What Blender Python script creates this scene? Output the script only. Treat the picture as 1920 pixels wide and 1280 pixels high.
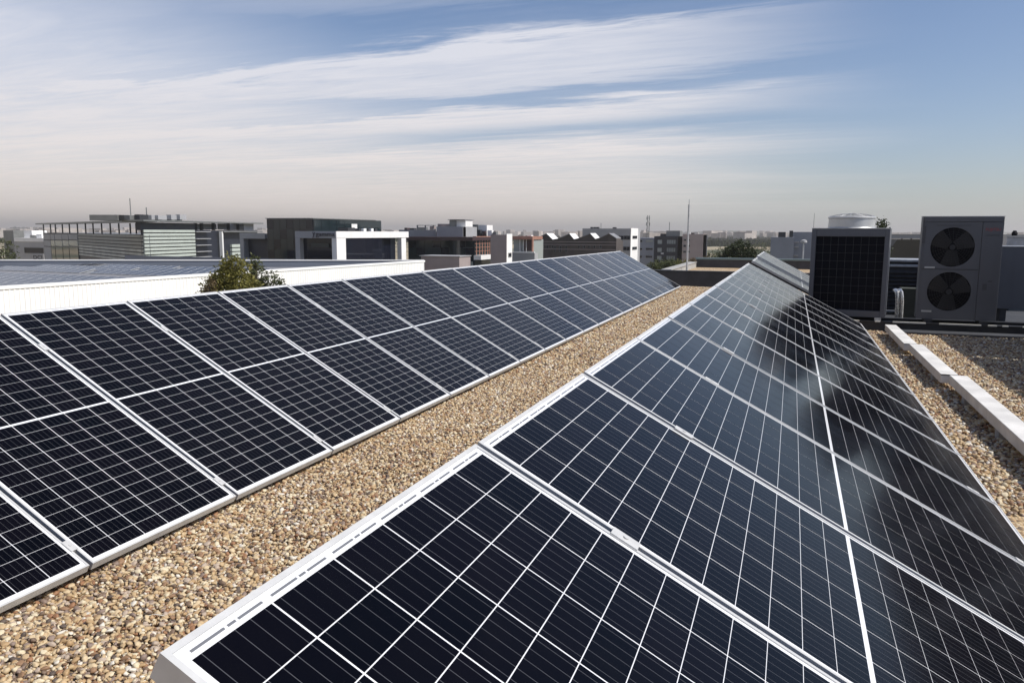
import bpy, math, random
import numpy as np
from mathutils import Vector, Matrix

R = math.radians
scene = bpy.context.scene
for o in list(bpy.data.objects):
    bpy.data.objects.remove(o, do_unlink=True)
COL = scene.collection
random.seed(7)
rng = np.random.default_rng(11)

# ------------------------------------------------------------------ camera
CAM = np.array([0.6916, -0.6875, 1.5645])
PITCH, YAW, ROLL = -0.1389, 0.3415, 0.0048
FPX = 1465.9                       # focal length in photo pixels (1920 wide)
cy_, sy_ = math.cos(YAW), math.sin(YAW)
FWD = np.array([-sy_*math.cos(PITCH), cy_*math.cos(PITCH), math.sin(PITCH)])
RGT0 = np.array([cy_, sy_, 0.0])
UP0 = np.cross(RGT0, FWD)
RGT = RGT0*math.cos(ROLL) + UP0*math.sin(ROLL)
UPV = -RGT0*math.sin(ROLL) + UP0*math.cos(ROLL)
cd = bpy.data.cameras.new('camera')
cam = bpy.data.objects.new('camera', cd)
COL.objects.link(cam)
cd.sensor_width = 36.0
cd.lens = FPX/1920*36.0
cd.clip_start = 0.05
cd.clip_end = 30000
M = Matrix(((RGT[0], UPV[0], -FWD[0], CAM[0]), (RGT[1], UPV[1], -FWD[1], CAM[1]),
            (RGT[2], UPV[2], -FWD[2], CAM[2]), (0, 0, 0, 1)))
cam.matrix_world = M
scene.camera = cam

# ------------------------------------------------------------------ light and sky
SUN_EL, SUN_AZ = R(48), R(1)       # azimuth from +x towards +y
sd = bpy.data.lights.new('sun', 'SUN')
sd.energy = 5.0
sd.angle = R(0.53)
sd.color = (1.0, 0.955, 0.89)
sun = bpy.data.objects.new('sun', sd)
COL.objects.link(sun)
sdir = Vector((math.cos(SUN_EL)*math.cos(SUN_AZ), math.cos(SUN_EL)*math.sin(SUN_AZ), math.sin(SUN_EL)))
sun.rotation_euler = sdir.to_track_quat('Z', 'Y').to_euler()
sun.location = (20, 0, 30)

world = bpy.data.worlds.new('World')
scene.world = world
world.use_nodes = True


class NT:
    """small helper to write node trees"""
    def __init__(s, tree):
        s.t = tree
        s.n = tree.nodes
        s.l = tree.links

    def new(s, typ, **kw):
        n = s.n.new(typ)
        for k, v in kw.items():
            setattr(n, k, v)
        return n

    def put(s, sock, v):
        if hasattr(v, 'is_output'):
            s.l.new(v, sock)
        else:
            sock.default_value = v

    def math(s, op, a, b=None, c=None, clamp=False):
        n = s.new('ShaderNodeMath', operation=op)
        n.use_clamp = clamp
        s.put(n.inputs[0], a)
        if b is not None:
            s.put(n.inputs[1], b)
        if c is not None:
            s.put(n.inputs[2], c)
        return n.outputs[0]

    def mix(s, f, a, b, blend='MIX'):
        n = s.new('ShaderNodeMix', data_type='RGBA', blend_type=blend)
        s.put(n.inputs[0], f)
        s.put(n.inputs[6], a if hasattr(a, 'is_output') else tuple(a)+(1,) if len(a) == 3 else a)
        s.put(n.inputs[7], b if hasattr(b, 'is_output') else tuple(b)+(1,) if len(b) == 3 else b)
        return n.outputs[2]

    def smooth(s, x, lo, hi, a=0.0, b=1.0):
        n = s.new('ShaderNodeMapRange', interpolation_type='SMOOTHSTEP')
        s.put(n.inputs[0], x)
        n.inputs[1].default_value = lo
        n.inputs[2].default_value = hi
        n.inputs[3].default_value = a
        n.inputs[4].default_value = b
        return n.outputs[0]

    def noise(s, vec, scale, detail=4, rough=0.55, dist=0.0):
        n = s.new('ShaderNodeTexNoise')
        if vec is not None:
            s.l.new(vec, n.inputs['Vector'])
        n.inputs['Scale'].default_value = scale
        n.inputs['Detail'].default_value = detail
        n.inputs['Roughness'].default_value = rough
        n.inputs['Distortion'].default_value = dist
        return n.outputs[0]

    def ramp(s, f, stops, interp='LINEAR'):
        n = s.new('ShaderNodeValToRGB')
        n.color_ramp.interpolation = interp
        e = n.color_ramp.elements
        while len(e) > 1:
            e.remove(e[-1])
        for i, (p, c) in enumerate(stops):
            el = e[0] if i == 0 else e.new(p)
            el.position = p
            c = (c, c, c) if isinstance(c, (int, float)) else c
            el.color = tuple(c)+(1,)
        s.put(n.inputs[0], f)
        return n.outputs[0]

    def xyz(s, x, y, z):
        n = s.new('ShaderNodeCombineXYZ')
        s.put(n.inputs[0], x); s.put(n.inputs[1], y); s.put(n.inputs[2], z)
        return n.outputs[0]


def build_sky():
    w = NT(world.node_tree)
    w.n.clear()
    out = w.new('ShaderNodeOutputWorld')
    bg = w.new('ShaderNodeBackground')
    bg.inputs[1].default_value = 0.10
    w.l.new(bg.outputs[0], out.inputs[0])
    sky = w.new('ShaderNodeTexSky', sky_type='NISHITA')
    sky.sun_disc = False
    sky.sun_elevation = SUN_EL
    sky.sun_rotation = R(90) - SUN_AZ
    sky.altitude = 600
    sky.air_density = 1.0
    sky.dust_density = 1.6
    sky.ozone_density = 1.6
    tc = w.new('ShaderNodeTexCoord')
    sep = w.new('ShaderNodeSeparateXYZ')
    w.l.new(tc.outputs['Generated'], sep.inputs[0])
    dx, dy, dz = sep.outputs
    hl = w.math('MAXIMUM', w.math('SQRT', w.math('ADD', w.math('MULTIPLY', dx, dx), w.math('MULTIPLY', dy, dy))), 1e-3)
    el = w.math('DIVIDE', dz, hl)                        # tangent of elevation
    lat = w.math('ADD', w.math('MULTIPLY', dx, cy_), w.math('MULTIPLY', dy, sy_))
    dep = w.math('ADD', w.math('MULTIPLY', dx, -sy_), w.math('MULTIPLY', dy, cy_))
    side = w.math('DIVIDE', lat, hl)
    # cirrus sheet: a flat layer high above, streaked along one wind direction
    dzz = w.math('ADD', w.math('MAXIMUM', dz, 0.0), 0.012)
    u = w.math('DIVIDE', lat, dzz)
    v = w.math('DIVIDE', dep, dzz)
    vp = w.math('ADD', v, w.math('MULTIPLY', u, 0.41))
    vec_big = w.xyz(w.math('MULTIPLY', u, 0.16), w.math('MULTIPLY', vp, 0.42), 3.7)
    vec_fine = w.xyz(w.math('MULTIPLY', u, 0.70), w.math('MULTIPLY', vp, 2.9), 1.1)
    n1 = w.noise(vec_big, 1.0, 3, 0.5, 0.4)
    n2 = w.noise(vec_fine, 1.0, 9, 0.66, 0.9)
    vec_wisp = w.xyz(w.math('ADD', w.math('MULTIPLY', u, 1.5), w.math('MULTIPLY', vp, 0.9)), w.math('MULTIPLY', vp, 4.2), 8.3)
    n3 = w.noise(vec_wisp, 1.0, 8, 0.68, 0.6)
    warp = w.math('ADD', vp, w.math('ADD', w.math('MULTIPLY', w.math('SUBTRACT', n1, 0.5), 2.2),
                                    w.math('ADD', w.math('MULTIPLY', w.math('SUBTRACT', n2, 0.5), 1.1), w.math('MULTIPLY', w.math('SUBTRACT', n3, 0.5), 0.8))))
    band = w.ramp(w.math('DIVIDE', warp, 14.0), [
        (0.0, 0.12), (0.16, 0.18), (0.205, 0.34), (0.245, 0.0), (0.272, 0.08), (0.298, 0.92), (0.345, 0.82), (0.368, 0.12),
        (0.392, 0.20), (0.42, 1.0), (0.485, 0.80), (0.535, 0.16), (0.57, 0.5), (0.63, 0.98), (0.70, 0.8), (0.82, 0.72), (1.0, 0.8)])
    fib = w.math('ADD', 0.02, w.math('ADD', w.math('MULTIPLY', n2, 1.15), w.math('MULTIPLY', n3, 0.85)))
    # the sheet thins out to the clear side
    edge = w.math('ADD', side, w.math('MULTIPLY', w.math('SUBTRACT', n1, 0.5), 0.26))
    cover = w.smooth(edge, 0.47, 0.08)
    veil = w.smooth(w.math('ADD', edge, w.math('MULTIPLY', el, 2.1)), 0.38, -0.20, 0.0, 0.95)
    dens = w.math('MULTIPLY', w.math('MULTIPLY', band, fib), cover)
    dens = w.math('MAXIMUM', dens, w.math('MULTIPLY', veil, w.math('ADD', 0.42, w.math('MULTIPLY', n2, 1.0))))
    dens = w.math('MULTIPLY', dens, w.smooth(el, 1.1, 0.40))
    dens = w.math('MULTIPLY', dens, w.smooth(el, 0.0, 0.03), clamp=True)
    base = w.mix(1.0, sky.outputs[0], (1.01, 1.04, 1.15), 'MULTIPLY')
    cloudcol = w.mix(w.smooth(el, 0.05, 0.22), (9.3, 8.65, 8.4), (7.8, 7.9, 8.6))
    c1 = w.mix(w.math('MULTIPLY', dens, 0.92), base, cloudcol)
    # haze along the horizon, warmer towards the cloudy side
    hz = w.mix(w.smooth(side, 0.30, -0.05), (5.6, 5.85, 5.75), (7.4, 6.5, 5.95))
    hf = w.math('POWER', 2.718, w.math('MULTIPLY', w.math('MAXIMUM', el, 0.0), -21.0))
    c2 = w.mix(w.math('MULTIPLY', hf, 0.93), c1, hz)
    w.l.new(c2, bg.inputs[0])


build_sky()
vs = scene.view_settings
vs.view_transform = 'Standard'
vs.look = 'None'
vs.exposure = 0.0
vs.gamma = 1.0
scene.cycles.use_denoising = True
scene.cycles.max_bounces = 6
scene.cycles.transparent_max_bounces = 8
scene.cycles.caustics_reflective = False
scene.cycles.caustics_refractive = False

# ------------------------------------------------------------------ pixel to place helpers
GZ = -0.05                         # gravel level of the roof
GROUND = -9.0                      # street level


def ray(px, py):
    return RGT*((px-960)/FPX) + UPV*((640-py)/FPX) + FWD


def gz(px, py, z=GZ):
    d = ray(px, py)
    return CAM + d*((z-CAM[2])/d[2])


def atY(px, py, Y):
    d = ray(px, py)
    return CAM + d*((Y-CAM[1])/d[1])


def hordir(px):
    # horizontal direction of the picture column px at the horizon
    d = ray(px, 640 - FPX*math.tan(-PITCH))
    d = np.array([d[0], d[1]])
    return d


def at_depth(px, depth):
    d = ray(px, 436.0)
    return CAM + d*depth


# ------------------------------------------------------------------ materials
MATS = {}


def mat(name, base, rough=0.6, metal=0.0, spec=0.5, var=0.0, vscale=8.0, bump=0.0, bscale=60.0, coat=0.0, streak=0.0):
    if name in MATS:
        return MATS[name]
    m = bpy.data.materials.new(name)
    m.use_nodes = True
    w = NT(m.node_tree)
    p = w.n['Principled BSDF']
    p.inputs['Roughness'].default_value = rough
    p.inputs['Metallic'].default_value = metal
    p.inputs['Specular IOR Level'].default_value = spec
    p.inputs['Coat Weight'].default_value = coat
    p.inputs['Coat Roughness'].default_value = 0.08
    p.inputs['Base Color'].default_value = tuple(base)+(1,)
    tc = w.new('ShaderNodeTexCoord')
    if var > 0:
        f = w.noise(tc.outputs['Object'], vscale, 5, 0.6)
        lo = tuple(c*(1-var) for c in base)
        hi = tuple(min(1, c*(1+var)) for c in base)
        c = w.mix(w.smooth(f, 0.3, 0.7), lo, hi)
        if streak > 0:
            sp = w.new('ShaderNodeMapping')
            sp.inputs['Scale'].default_value = (3.0, 3.0, 0.25)
            w.l.new(tc.outputs['Object'], sp.inputs[0])
            g = w.noise(sp.outputs[0], 2.2, 6, 0.65)
            c = w.mix(w.smooth(g, 0.45, 0.75, 0, streak), c, tuple(q*0.55 for q in base))
        w.l.new(c, p.inputs['Base Color'])
        w.l.new(w.math('ADD', rough-0.08, w.math('MULTIPLY', f, 0.16)), p.inputs['Roughness'])
    if bump > 0:
        b = w.new('ShaderNodeBump')
        b.inputs['Strength'].default_value = bump
        b.inputs['Distance'].default_value = 0.01
        w.l.new(w.noise(tc.outputs['Object'], bscale, 4), b.inputs['Height'])
        w.l.new(b.outputs[0], p.inputs['Normal'])
    MATS[name] = m
    return m


def mat_cell():
    m = bpy.data.materials.new('cell')
    m.use_nodes = True
    w = NT(m.node_tree)
    p = w.n['Principled BSDF']
    uv = w.new('ShaderNodeUVMap')
    sep = w.new('ShaderNodeSeparateXYZ')
    w.l.new(uv.outputs[0], sep.inputs[0])
    oi = w.new('ShaderNodeObjectInfo')
    # five busbars along the slope, fine fingers across
    f = w.math('FRACT', w.math('MULTIPLY', sep.outputs[1], 5.0))
    d = w.math('ABSOLUTE', w.math('SUBTRACT', f, 0.5))
    bar = w.math('LESS_THAN', d, 0.020)
    g = w.math('ABSOLUTE', w.math('SUBTRACT', w.math('FRACT', w.math('MULTIPLY', sep.outputs[0], 46.0)), 0.5))
    fin = w.math('MULTIPLY', w.math('LESS_THAN', g, 0.06), 0.012)
    blue = w.mix(oi.outputs['Random'], (0.0011, 0.0013, 0.0028), (0.0026, 0.0021, 0.0040))
    c = w.mix(w.math('MULTIPLY', bar, 0.20), blue, (0.34, 0.35, 0.38))
    c = w.mix(fin, c, (0.30, 0.31, 0.36))
    w.l.new(c, p.inputs['Base Color'])
    tc = w.new('ShaderNodeTexCoord')
    geo = w.new('ShaderNodeNewGeometry')
    dust = w.noise(geo.outputs['Position'], 2.2, 6, 0.65)
    w.l.new(w.smooth(dust, 0.3, 0.75, 0.085, 0.17), p.inputs['Roughness'])
    fd = w.noise(geo.outputs['Position'], 9.0, 5, 0.7)
    film = w.math('MULTIPLY', w.smooth(dust, 0.35, 0.8), w.smooth(fd, 0.35, 0.75, 0.0, 0.006))
    c = w.mix(film, c, (0.42, 0.38, 0.33))
    w.l.new(c, p.inputs['Base Color'])
    p.inputs['IOR'].default_value = 1.19
    return m


def mat_backsheet():
    m = bpy.data.materials.new('backsheet')
    m.use_nodes = True
    w = NT(m.node_tree)
    p = w.n['Principled BSDF']
    p.inputs['Base Color'].default_value = (0.74, 0.75, 0.77, 1)
    p.inputs['Roughness'].default_value = 0.09
    p.inputs['IOR'].default_value = 1.36
    return m


def mat_pebble():
    m = bpy.data.materials.new('pebble')
    m.use_nodes = True
    w = NT(m.node_tree)
    p = w.n['Principled BSDF']
    oi = w.new('ShaderNodeObjectInfo')
    pal = [(0.0, (0.56, 0.41, 0.23)), (0.13, (0.68, 0.54, 0.34)), (0.26, (0.33, 0.20, 0.115)), (0.35, (0.78, 0.68, 0.48)),
           (0.48, (0.21, 0.145, 0.10)), (0.55, (0.50, 0.34, 0.18)), (0.64, (0.30, 0.225, 0.185)), (0.71, (0.62, 0.46, 0.27)),
           (0.79, (0.12, 0.092, 0.075)), (0.83, (0.52, 0.42, 0.33)), (0.90, (0.82, 0.77, 0.67)), (0.95, (0.36, 0.19, 0.10))]
    c = w.ramp(oi.outputs['Random'], [(q, tuple(v*0.87 for v in k)) for q, k in pal], 'CONSTANT')
    tc = w.new('ShaderNodeTexCoord')
    geo = w.new('ShaderNodeNewGeometry')
    f = w.noise(geo.outputs['Position'], 160.0, 3)
    c = w.mix(w.smooth(f, 0.25, 0.75, 0.0, 0.35), c, w.mix(1.0, c, (0.55, 0.5, 0.45), 'MULTIPLY'))
    big = w.noise(geo.outputs['Position'], 0.9, 4)
    c = w.mix(w.smooth(big, 0.35, 0.7, 0.0, 0.30), c, w.mix(1.0, c, (0.72, 0.66, 0.6), 'MULTIPLY'))
    w.l.new(c, p.inputs['Base Color'])
    p.inputs['Roughness'].default_value = 0.62
    p.inputs['Specular IOR Level'].default_value = 0.35
    return m


def mat_gravel_bed():
    m = bpy.data.materials.new('gravel_bed')
    m.use_nodes = True
    w = NT(m.node_tree)
    p = w.n['Principled BSDF']
    tc = w.new('ShaderNodeTexCoord')
    vo = w.new('ShaderNodeTexVoronoi')
    vo.inputs['Scale'].default_value = 52.0
    w.l.new(tc.outputs['Object'], vo.inputs['Vector'])
    sep = w.new('ShaderNodeSeparateColor')
    w.l.new(vo.outputs['Color'], sep.inputs[0])
    c = w.ramp(sep.outputs[0], [(0.0, (0.40, 0.27, 0.14)), (0.25, (0.52, 0.39, 0.23)), (0.45, (0.22, 0.15, 0.09)),
                                (0.62, (0.62, 0.51, 0.35)), (0.8, (0.14, 0.11, 0.09)), (0.9, (0.45, 0.30, 0.16))], 'CONSTANT')
    w.l.new(c, p.inputs['Base Color'])
    b = w.new('ShaderNodeBump')
    b.invert = True
    b.inputs['Strength'].default_value = 1.0
    b.inputs['Distance'].default_value = 0.012
    w.l.new(vo.outputs['Distance'], b.inputs['Height'])
    w.l.new(b.outputs[0], p.inputs['Normal'])
    p.inputs['Roughness'].default_value = 0.8
    return m


def mat_leaf(name, a, b):
    m = bpy.data.materials.new(name)
    m.use_nodes = True
    w = NT(m.node_tree)
    p = w.n['Principled BSDF']
    geo = w.new('ShaderNodeNewGeometry')
    f = w.noise(geo.outputs['Position'], 3.0, 4)
    r = geo.outputs['Random Per Island']
    c = w.mix(w.math('ADD', w.math('MULTIPLY', f, 0.5), w.math('MULTIPLY', r, 0.5)), a, b)
    w.l.new(c, p.inputs['Base Color'])
    p.inputs['Roughness'].default_value = 0.6
    p.inputs['Specular IOR Level'].default_value = 0.2
    tr = w.new('ShaderNodeBsdfTranslucent')
    w.l.new(c, tr.inputs[0])
    mx = w.new('ShaderNodeMixShader')
    mx.inputs[0].default_value = 0.25
    w.l.new(p.outputs[0], mx.inputs[1])
    w.l.new(tr.outputs[0], mx.inputs[2])
    w.l.new(mx.outputs[0], w.n['Material Output'].inputs[0])
    return m


def mat_ground():
    m = bpy.data.materials.new('land')
    m.use_nodes = True
    w = NT(m.node_tree)
    p = w.n['Principled BSDF']
    tc = w.new('ShaderNodeTexCoord')
    f = w.noise(tc.outputs['Object'], 0.012, 5, 0.6)
    g = w.noise(tc.outputs['Object'], 0.15, 5, 0.6)
    c = w.ramp(f, [(0.0, (0.05, 0.07, 0.035)), (0.42, (0.07, 0.09, 0.045)), (0.5, (0.34, 0.27, 0.16)), (0.62, (0.40, 0.33, 0.21)), (0.72, (0.10, 0.10, 0.06))])
    c = w.mix(w.smooth(g, 0.3, 0.7, 0.0, 0.4), c, (0.12, 0.12, 0.11))
    w.l.new(c, p.inputs['Base Color'])
    p.inputs['Roughness'].default_value = 0.9
    return m


M_CELL, M_BACK, M_PEB, M_BED = mat_cell(), mat_backsheet(), mat_pebble(), mat_gravel_bed()
M_ALU = mat('aluminium', (0.52, 0.52, 0.51), 0.5, 0.1, var=0.07, vscale=14)
M_RIB = mat('ribbon', (0.30, 0.30, 0.30), 0.35, 0.6)
M_STEEL = mat('galvanised', (0.42, 0.43, 0.44), 0.5, 0.4, var=0.15, vscale=9)
M_DARKSTEEL = mat('dark_steel', (0.035, 0.036, 0.04), 0.6, 0.2, var=0.2)
M_CONC = mat('concrete', (0.36, 0.35, 0.33), 0.85, var=0.18, vscale=5, bump=0.3, streak=0.3)
M_MEMB_SHADE = mat('membrane_and_shade', (0.045, 0.048, 0.055), 0.75, var=0.2, vscale=3, bump=0.2, bscale=30, streak=0.2)  # parapet membrane, also the dark sheets that stand in for shade
M_TRUNKING = mat('white_trunking', (0.72, 0.70, 0.66), 0.55, var=0.12, vscale=4, bump=0.15, bscale=25, streak=0.25)


# ------------------------------------------------------------------ mesh helpers
class MB:
    def __init__(s):
        s.v, s.f, s.sm = [], [], []

    def quad(s, a, b, c, d):
        i = len(s.v)
        s.v += [tuple(a), tuple(b), tuple(c), tuple(d)]
        s.f.append((i, i+1, i+2, i+3))

    def hexa(s, p):
        # p: 8 points, 0-3 bottom ring, 4-7 top ring
        i = len(s.v)
        s.v += [tuple(q) for q in p]
        s.f += [(i+3, i+2, i+1, i), (i+4, i+5, i+6, i+7)]
        for k in range(4):
            j = (k+1) % 4
            s.f.append((i+k, i+j, i+4+j, i+4+k))
        return s

    def box(s, x0, x1, y0, y1, z0, z1):
        return s.hexa([(x0, y0, z0), (x1, y0, z0), (x1, y1, z0), (x0, y1, z0),
                       (x0, y0, z1), (x1, y0, z1), (x1, y1, z1), (x0, y1, z1)])

    def lathe(s, prof, c=(0, 0, 0), n=24, axis='Z', cap=True):
        i0 = len(s.v)
        for r, h in prof:
            for k in range(n):
                a = 2*math.pi*k/n
                q = (r*math.cos(a), r*math.sin(a), h)
                if axis == 'Y':
                    q = (q[0], h, q[1])
                elif axis == 'X':
                    q = (h, q[0], q[1])
                s.v.append((c[0]+q[0], c[1]+q[1], c[2]+q[2]))
        for j in range(len(prof)-1):
            for k in range(n):
                k2 = (k+1) % n
                s.f.append((i0+j*n+k, i0+j*n+k2, i0+(j+1)*n+k2, i0+(j+1)*n+k))
        if cap:
            s.f.append(tuple(i0+k for k in range(n-1, -1, -1)))
            s.f.append(tuple(i0+(len(prof)-1)*n+k for k in range(n)))
        return s

    def tube(s, pts, rad, n=8):
        i0 = len(s.v)
        pts = [Vector(p) for p in pts]
        rads = rad if isinstance(rad, (list, tuple)) else [rad]*len(pts)
        for j, p in enumerate(pts):
            t = (pts[min(j+1, len(pts)-1)] - pts[max(j-1, 0)]).normalized()
            a = t.orthogonal().normalized() if j == 0 else (pa - t*pa.dot(t)).normalized()
            pa = a
            b = t.cross(a)
            for k in range(n):
                q = p + (a*math.cos(2*math.pi*k/n) + b*math.sin(2*math.pi*k/n))*rads[j]
                s.v.append(tuple(q))
        for j in range(len(pts)-1):
            for k in range(n):
                k2 = (k+1) % n
                s.f.append((i0+j*n+k, i0+j*n+k2, i0+(j+1)*n+k2, i0+(j+1)*n+k))
        s.f.append(tuple(i0+k for k in range(n-1, -1, -1)))
        s.f.append(tuple(i0+(len(pts)-1)*n+k for k in range(n)))
        return s

    def mesh(s, name, material, smooth=False):
        me = bpy.data.meshes.new(name)
        me.from_pydata(s.v, [], s.f)
        me.materials.append(material)
        if smooth:
            me.shade_smooth()
            try:
                me.set_sharp_from_angle(angle=R(35))
            except Exception:
                pass
        me.update()
        return me

    def build(s, name, material, parent=None, loc=None, smooth=False, bevel=0.0, **tags):
        o = bpy.data.objects.new(name, s.mesh(name, material, smooth))
        return finish(o, parent, loc, bevel, **tags)


def finish(o, parent=None, loc=None, bevel=0.0, **tags):
    COL.objects.link(o)
    if parent is not None:
        o.parent = parent
    if loc is not None:
        o.location = loc
    if bevel > 0:
        b = o.modifiers.new('bevel', 'BEVEL')
        b.width = bevel
        b.segments = 2
        b.limit_method = 'ANGLE'
    for k, v in tags.items():
        o[k] = v
    return o


def link_mesh(name, me, parent, loc=(0, 0, 0), **tags):
    o = bpy.data.objects.new(name, me)
    return finish(o, parent, loc, 0, **tags)


def thing(name, label, category, loc=(0, 0, 0), rot=(0, 0, 0), group=None):
    o = bpy.data.objects.new(name, None)
    o.empty_display_size = 0.2
    COL.objects.link(o)
    o.location = loc
    o.rotation_euler = rot
    o['label'] = label
    o['category'] = category
    if group:
        o['group'] = group
    return o


def lettering(text, size, depth=0.01):
    cu = bpy.data.curves.new('lettering', 'FONT')
    cu.body = text
    cu.size = size
    cu.extrude = depth
    cu.resolution_u = 3
    ob = bpy.data.objects.new('lettering', cu)
    COL.objects.link(ob)
    dg = bpy.context.evaluated_depsgraph_get()
    me = bpy.data.meshes.new_from_object(ob.evaluated_get(dg))
    bpy.data.objects.remove(ob, do_unlink=True)
    return me


# ================================================================== THE ROOF
def structure(name, mb, material, **kw):
    return mb.build(name, material, kind='structure', **kw)


structure('land', MB().box(-6500, 6500, -1500, 8000, GROUND-2, GROUND), mat_ground())
rx0, rx1, ry0, ry1 = -5.6, 14.0, -5.0, 24.0
structure('rooftop', MB().box(rx0, rx1, ry0, ry1, GROUND, GZ-0.004), M_BED)

# ------------------------------------------------------------------ gravel
def pebbles(name, x0, x1, y0, y1, sp, rmin, rmax, label):
    nx, ny = int((x1-x0)/sp), int((y1-y0)/sp)
    gx, gy = np.meshgrid(np.arange(nx), np.arange(ny))
    x = x0 + (gx.ravel()+rng.uniform(-0.2, 1.2, gx.size))*sp
    y = y0 + (gy.ravel()+rng.uniform(-0.2, 1.2, gx.size))*sp
    r = rng.uniform(0, 1, x.size)**1.8*(rmax-rmin)+rmin
    z = GZ + rng.uniform(-0.3, 0.9, x.size)*r + 0.006*np.sin(x*7+1.3)*np.sin(y*5.1)
    n = x.size
    sc = np.stack([r*rng.uniform(0.85, 1.45, n), r*rng.uniform(0.75, 1.1, n), r*rng.uniform(0.5, 0.85, n)], 1)
    ro = np.stack([rng.uniform(-0.6, 0.6, n), rng.uniform(-0.6, 0.6, n), rng.uniform(0, 6.283, n)], 1)
    me = bpy.data.meshes.new(name)
    me.vertices.add(n)
    me.vertices.foreach_set('co', np.stack([x, y, z], 1).astype(np.float32).ravel())
    for an, data in (('scl', sc), ('rot', ro)):
        at = me.attributes.new(an, 'FLOAT_VECTOR', 'POINT')
        at.data.foreach_set('vector', data.astype(np.float32).ravel())
    me.materials.append(M_PEB)
    o = bpy.data.objects.new(name, me)
    finish(o, kind='stuff', label=label, category='gravel')
    g = bpy.data.node_groups.new('scatter_pebbles', 'GeometryNodeTree')
    g.interface.new_socket('Geometry', in_out='INPUT', socket_type='NodeSocketGeometry')
    g.interface.new_socket('Geometry', in_out='OUTPUT', socket_type='NodeSocketGeometry')
    N, L = g.nodes, g.links
    gi, go = N.new('NodeGroupInput'), N.new('NodeGroupOutput')
    geo2inst = N.new('GeometryNodeGeometryToInstance')
    for k in range(6):
        ico = N.new('GeometryNodeMeshIcoSphere')
        ico.inputs['Radius'].default_value = 1.0
        ico.inputs['Subdivisions'].default_value = 2
        nz = N.new('ShaderNodeTexNoise')
        nz.noise_dimensions = '4D'
        nz.inputs['W'].default_value = k*5.3
        nz.inputs['Scale'].default_value = 0.9
        nz.inputs['Detail'].default_value = 1.0
        sub = N.new('ShaderNodeVectorMath'); sub.operation = 'SUBTRACT'
        sub.inputs[1].default_value = (0.5, 0.5, 0.5)
        mul = N.new('ShaderNodeVectorMath'); mul.operation = 'SCALE'
        mul.inputs['Scale'].default_value = 1.55
        sp_ = N.new('GeometryNodeSetPosition')
        L.new(ico.outputs[0], sp_.inputs['Geometry'])
        L.new(nz.outputs['Color'], sub.inputs[0])
        L.new(sub.outputs[0], mul.inputs[0])
        L.new(mul.outputs[0], sp_.inputs['Offset'])
        sm = N.new('GeometryNodeSetShadeSmooth')
        L.new(sp_.outputs[0], sm.inputs[0])
        mt = N.new('GeometryNodeSetMaterial')
        mt.inputs['Material'].default_value = M_PEB
        L.new(sm.outputs[0], mt.inputs[0])
        L.new(mt.outputs[0], geo2inst.inputs[0])
    iop = N.new('GeometryNodeInstanceOnPoints')
    iop.inputs['Pick Instance'].default_value = True
    rnd = N.new('FunctionNodeRandomValue')
    rnd.data_type = 'INT'
    rnd.inputs[4].default_value = 0
    rnd.inputs[5].default_value = 5
    asc = N.new('GeometryNodeInputNamedAttribute'); asc.data_type = 'FLOAT_VECTOR'; asc.inputs[0].default_value = 'scl'
    aro = N.new('GeometryNodeInputNamedAttribute'); aro.data_type = 'FLOAT_VECTOR'; aro.inputs[0].default_value = 'rot'
    m2p = N.new('GeometryNodeMeshToPoints')
    L.new(gi.outputs[0], m2p.inputs[0])
    L.new(m2p.outputs[0], iop.inputs['Points'])
    L.new(geo2inst.outputs[0], iop.inputs['Instance'])
    L.new(rnd.outputs[2], iop.inputs['Instance Index'])
    L.new(asc.outputs[0], iop.inputs['Scale'])
    L.new(aro.outputs[0], iop.inputs['Rotation'])
    L.new(iop.outputs[0], go.inputs[0])
    md = o.modifiers.new('scatter', 'NODES')
    md.node_group = g
    return o


pebbles('gravel', -2.75, -0.9, 0.2, 8.0, 0.0150, 0.0055, 0.0140, 'loose tan and brown pebbles in the aisle between the panel rows, open end')
pebbles('gravel', -2.75, -0.6, 8.0, 23.4, 0.024, 0.010, 0.020, 'loose tan and brown pebbles in the aisle between the panel rows, parapet end')
pebbles('gravel', 1.5, 5.2, 4.4, 13.6, 0.0235, 0.010, 0.019, 'loose tan and brown pebbles around the white cable trunking')

# ------------------------------------------------------------------ solar panels
PW, PL, PITCHW, FT = 1.002, 2.063, 1.022, 0.040
LIP, MT, MS, CG = 0.010, 0.020, 0.011, 0.013
CW = (PW-2*LIP-2*MS)/6
CL = (PL-2*LIP-2*MT-CG)/24
GX, GY = 0.0021, 0.0042


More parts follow.
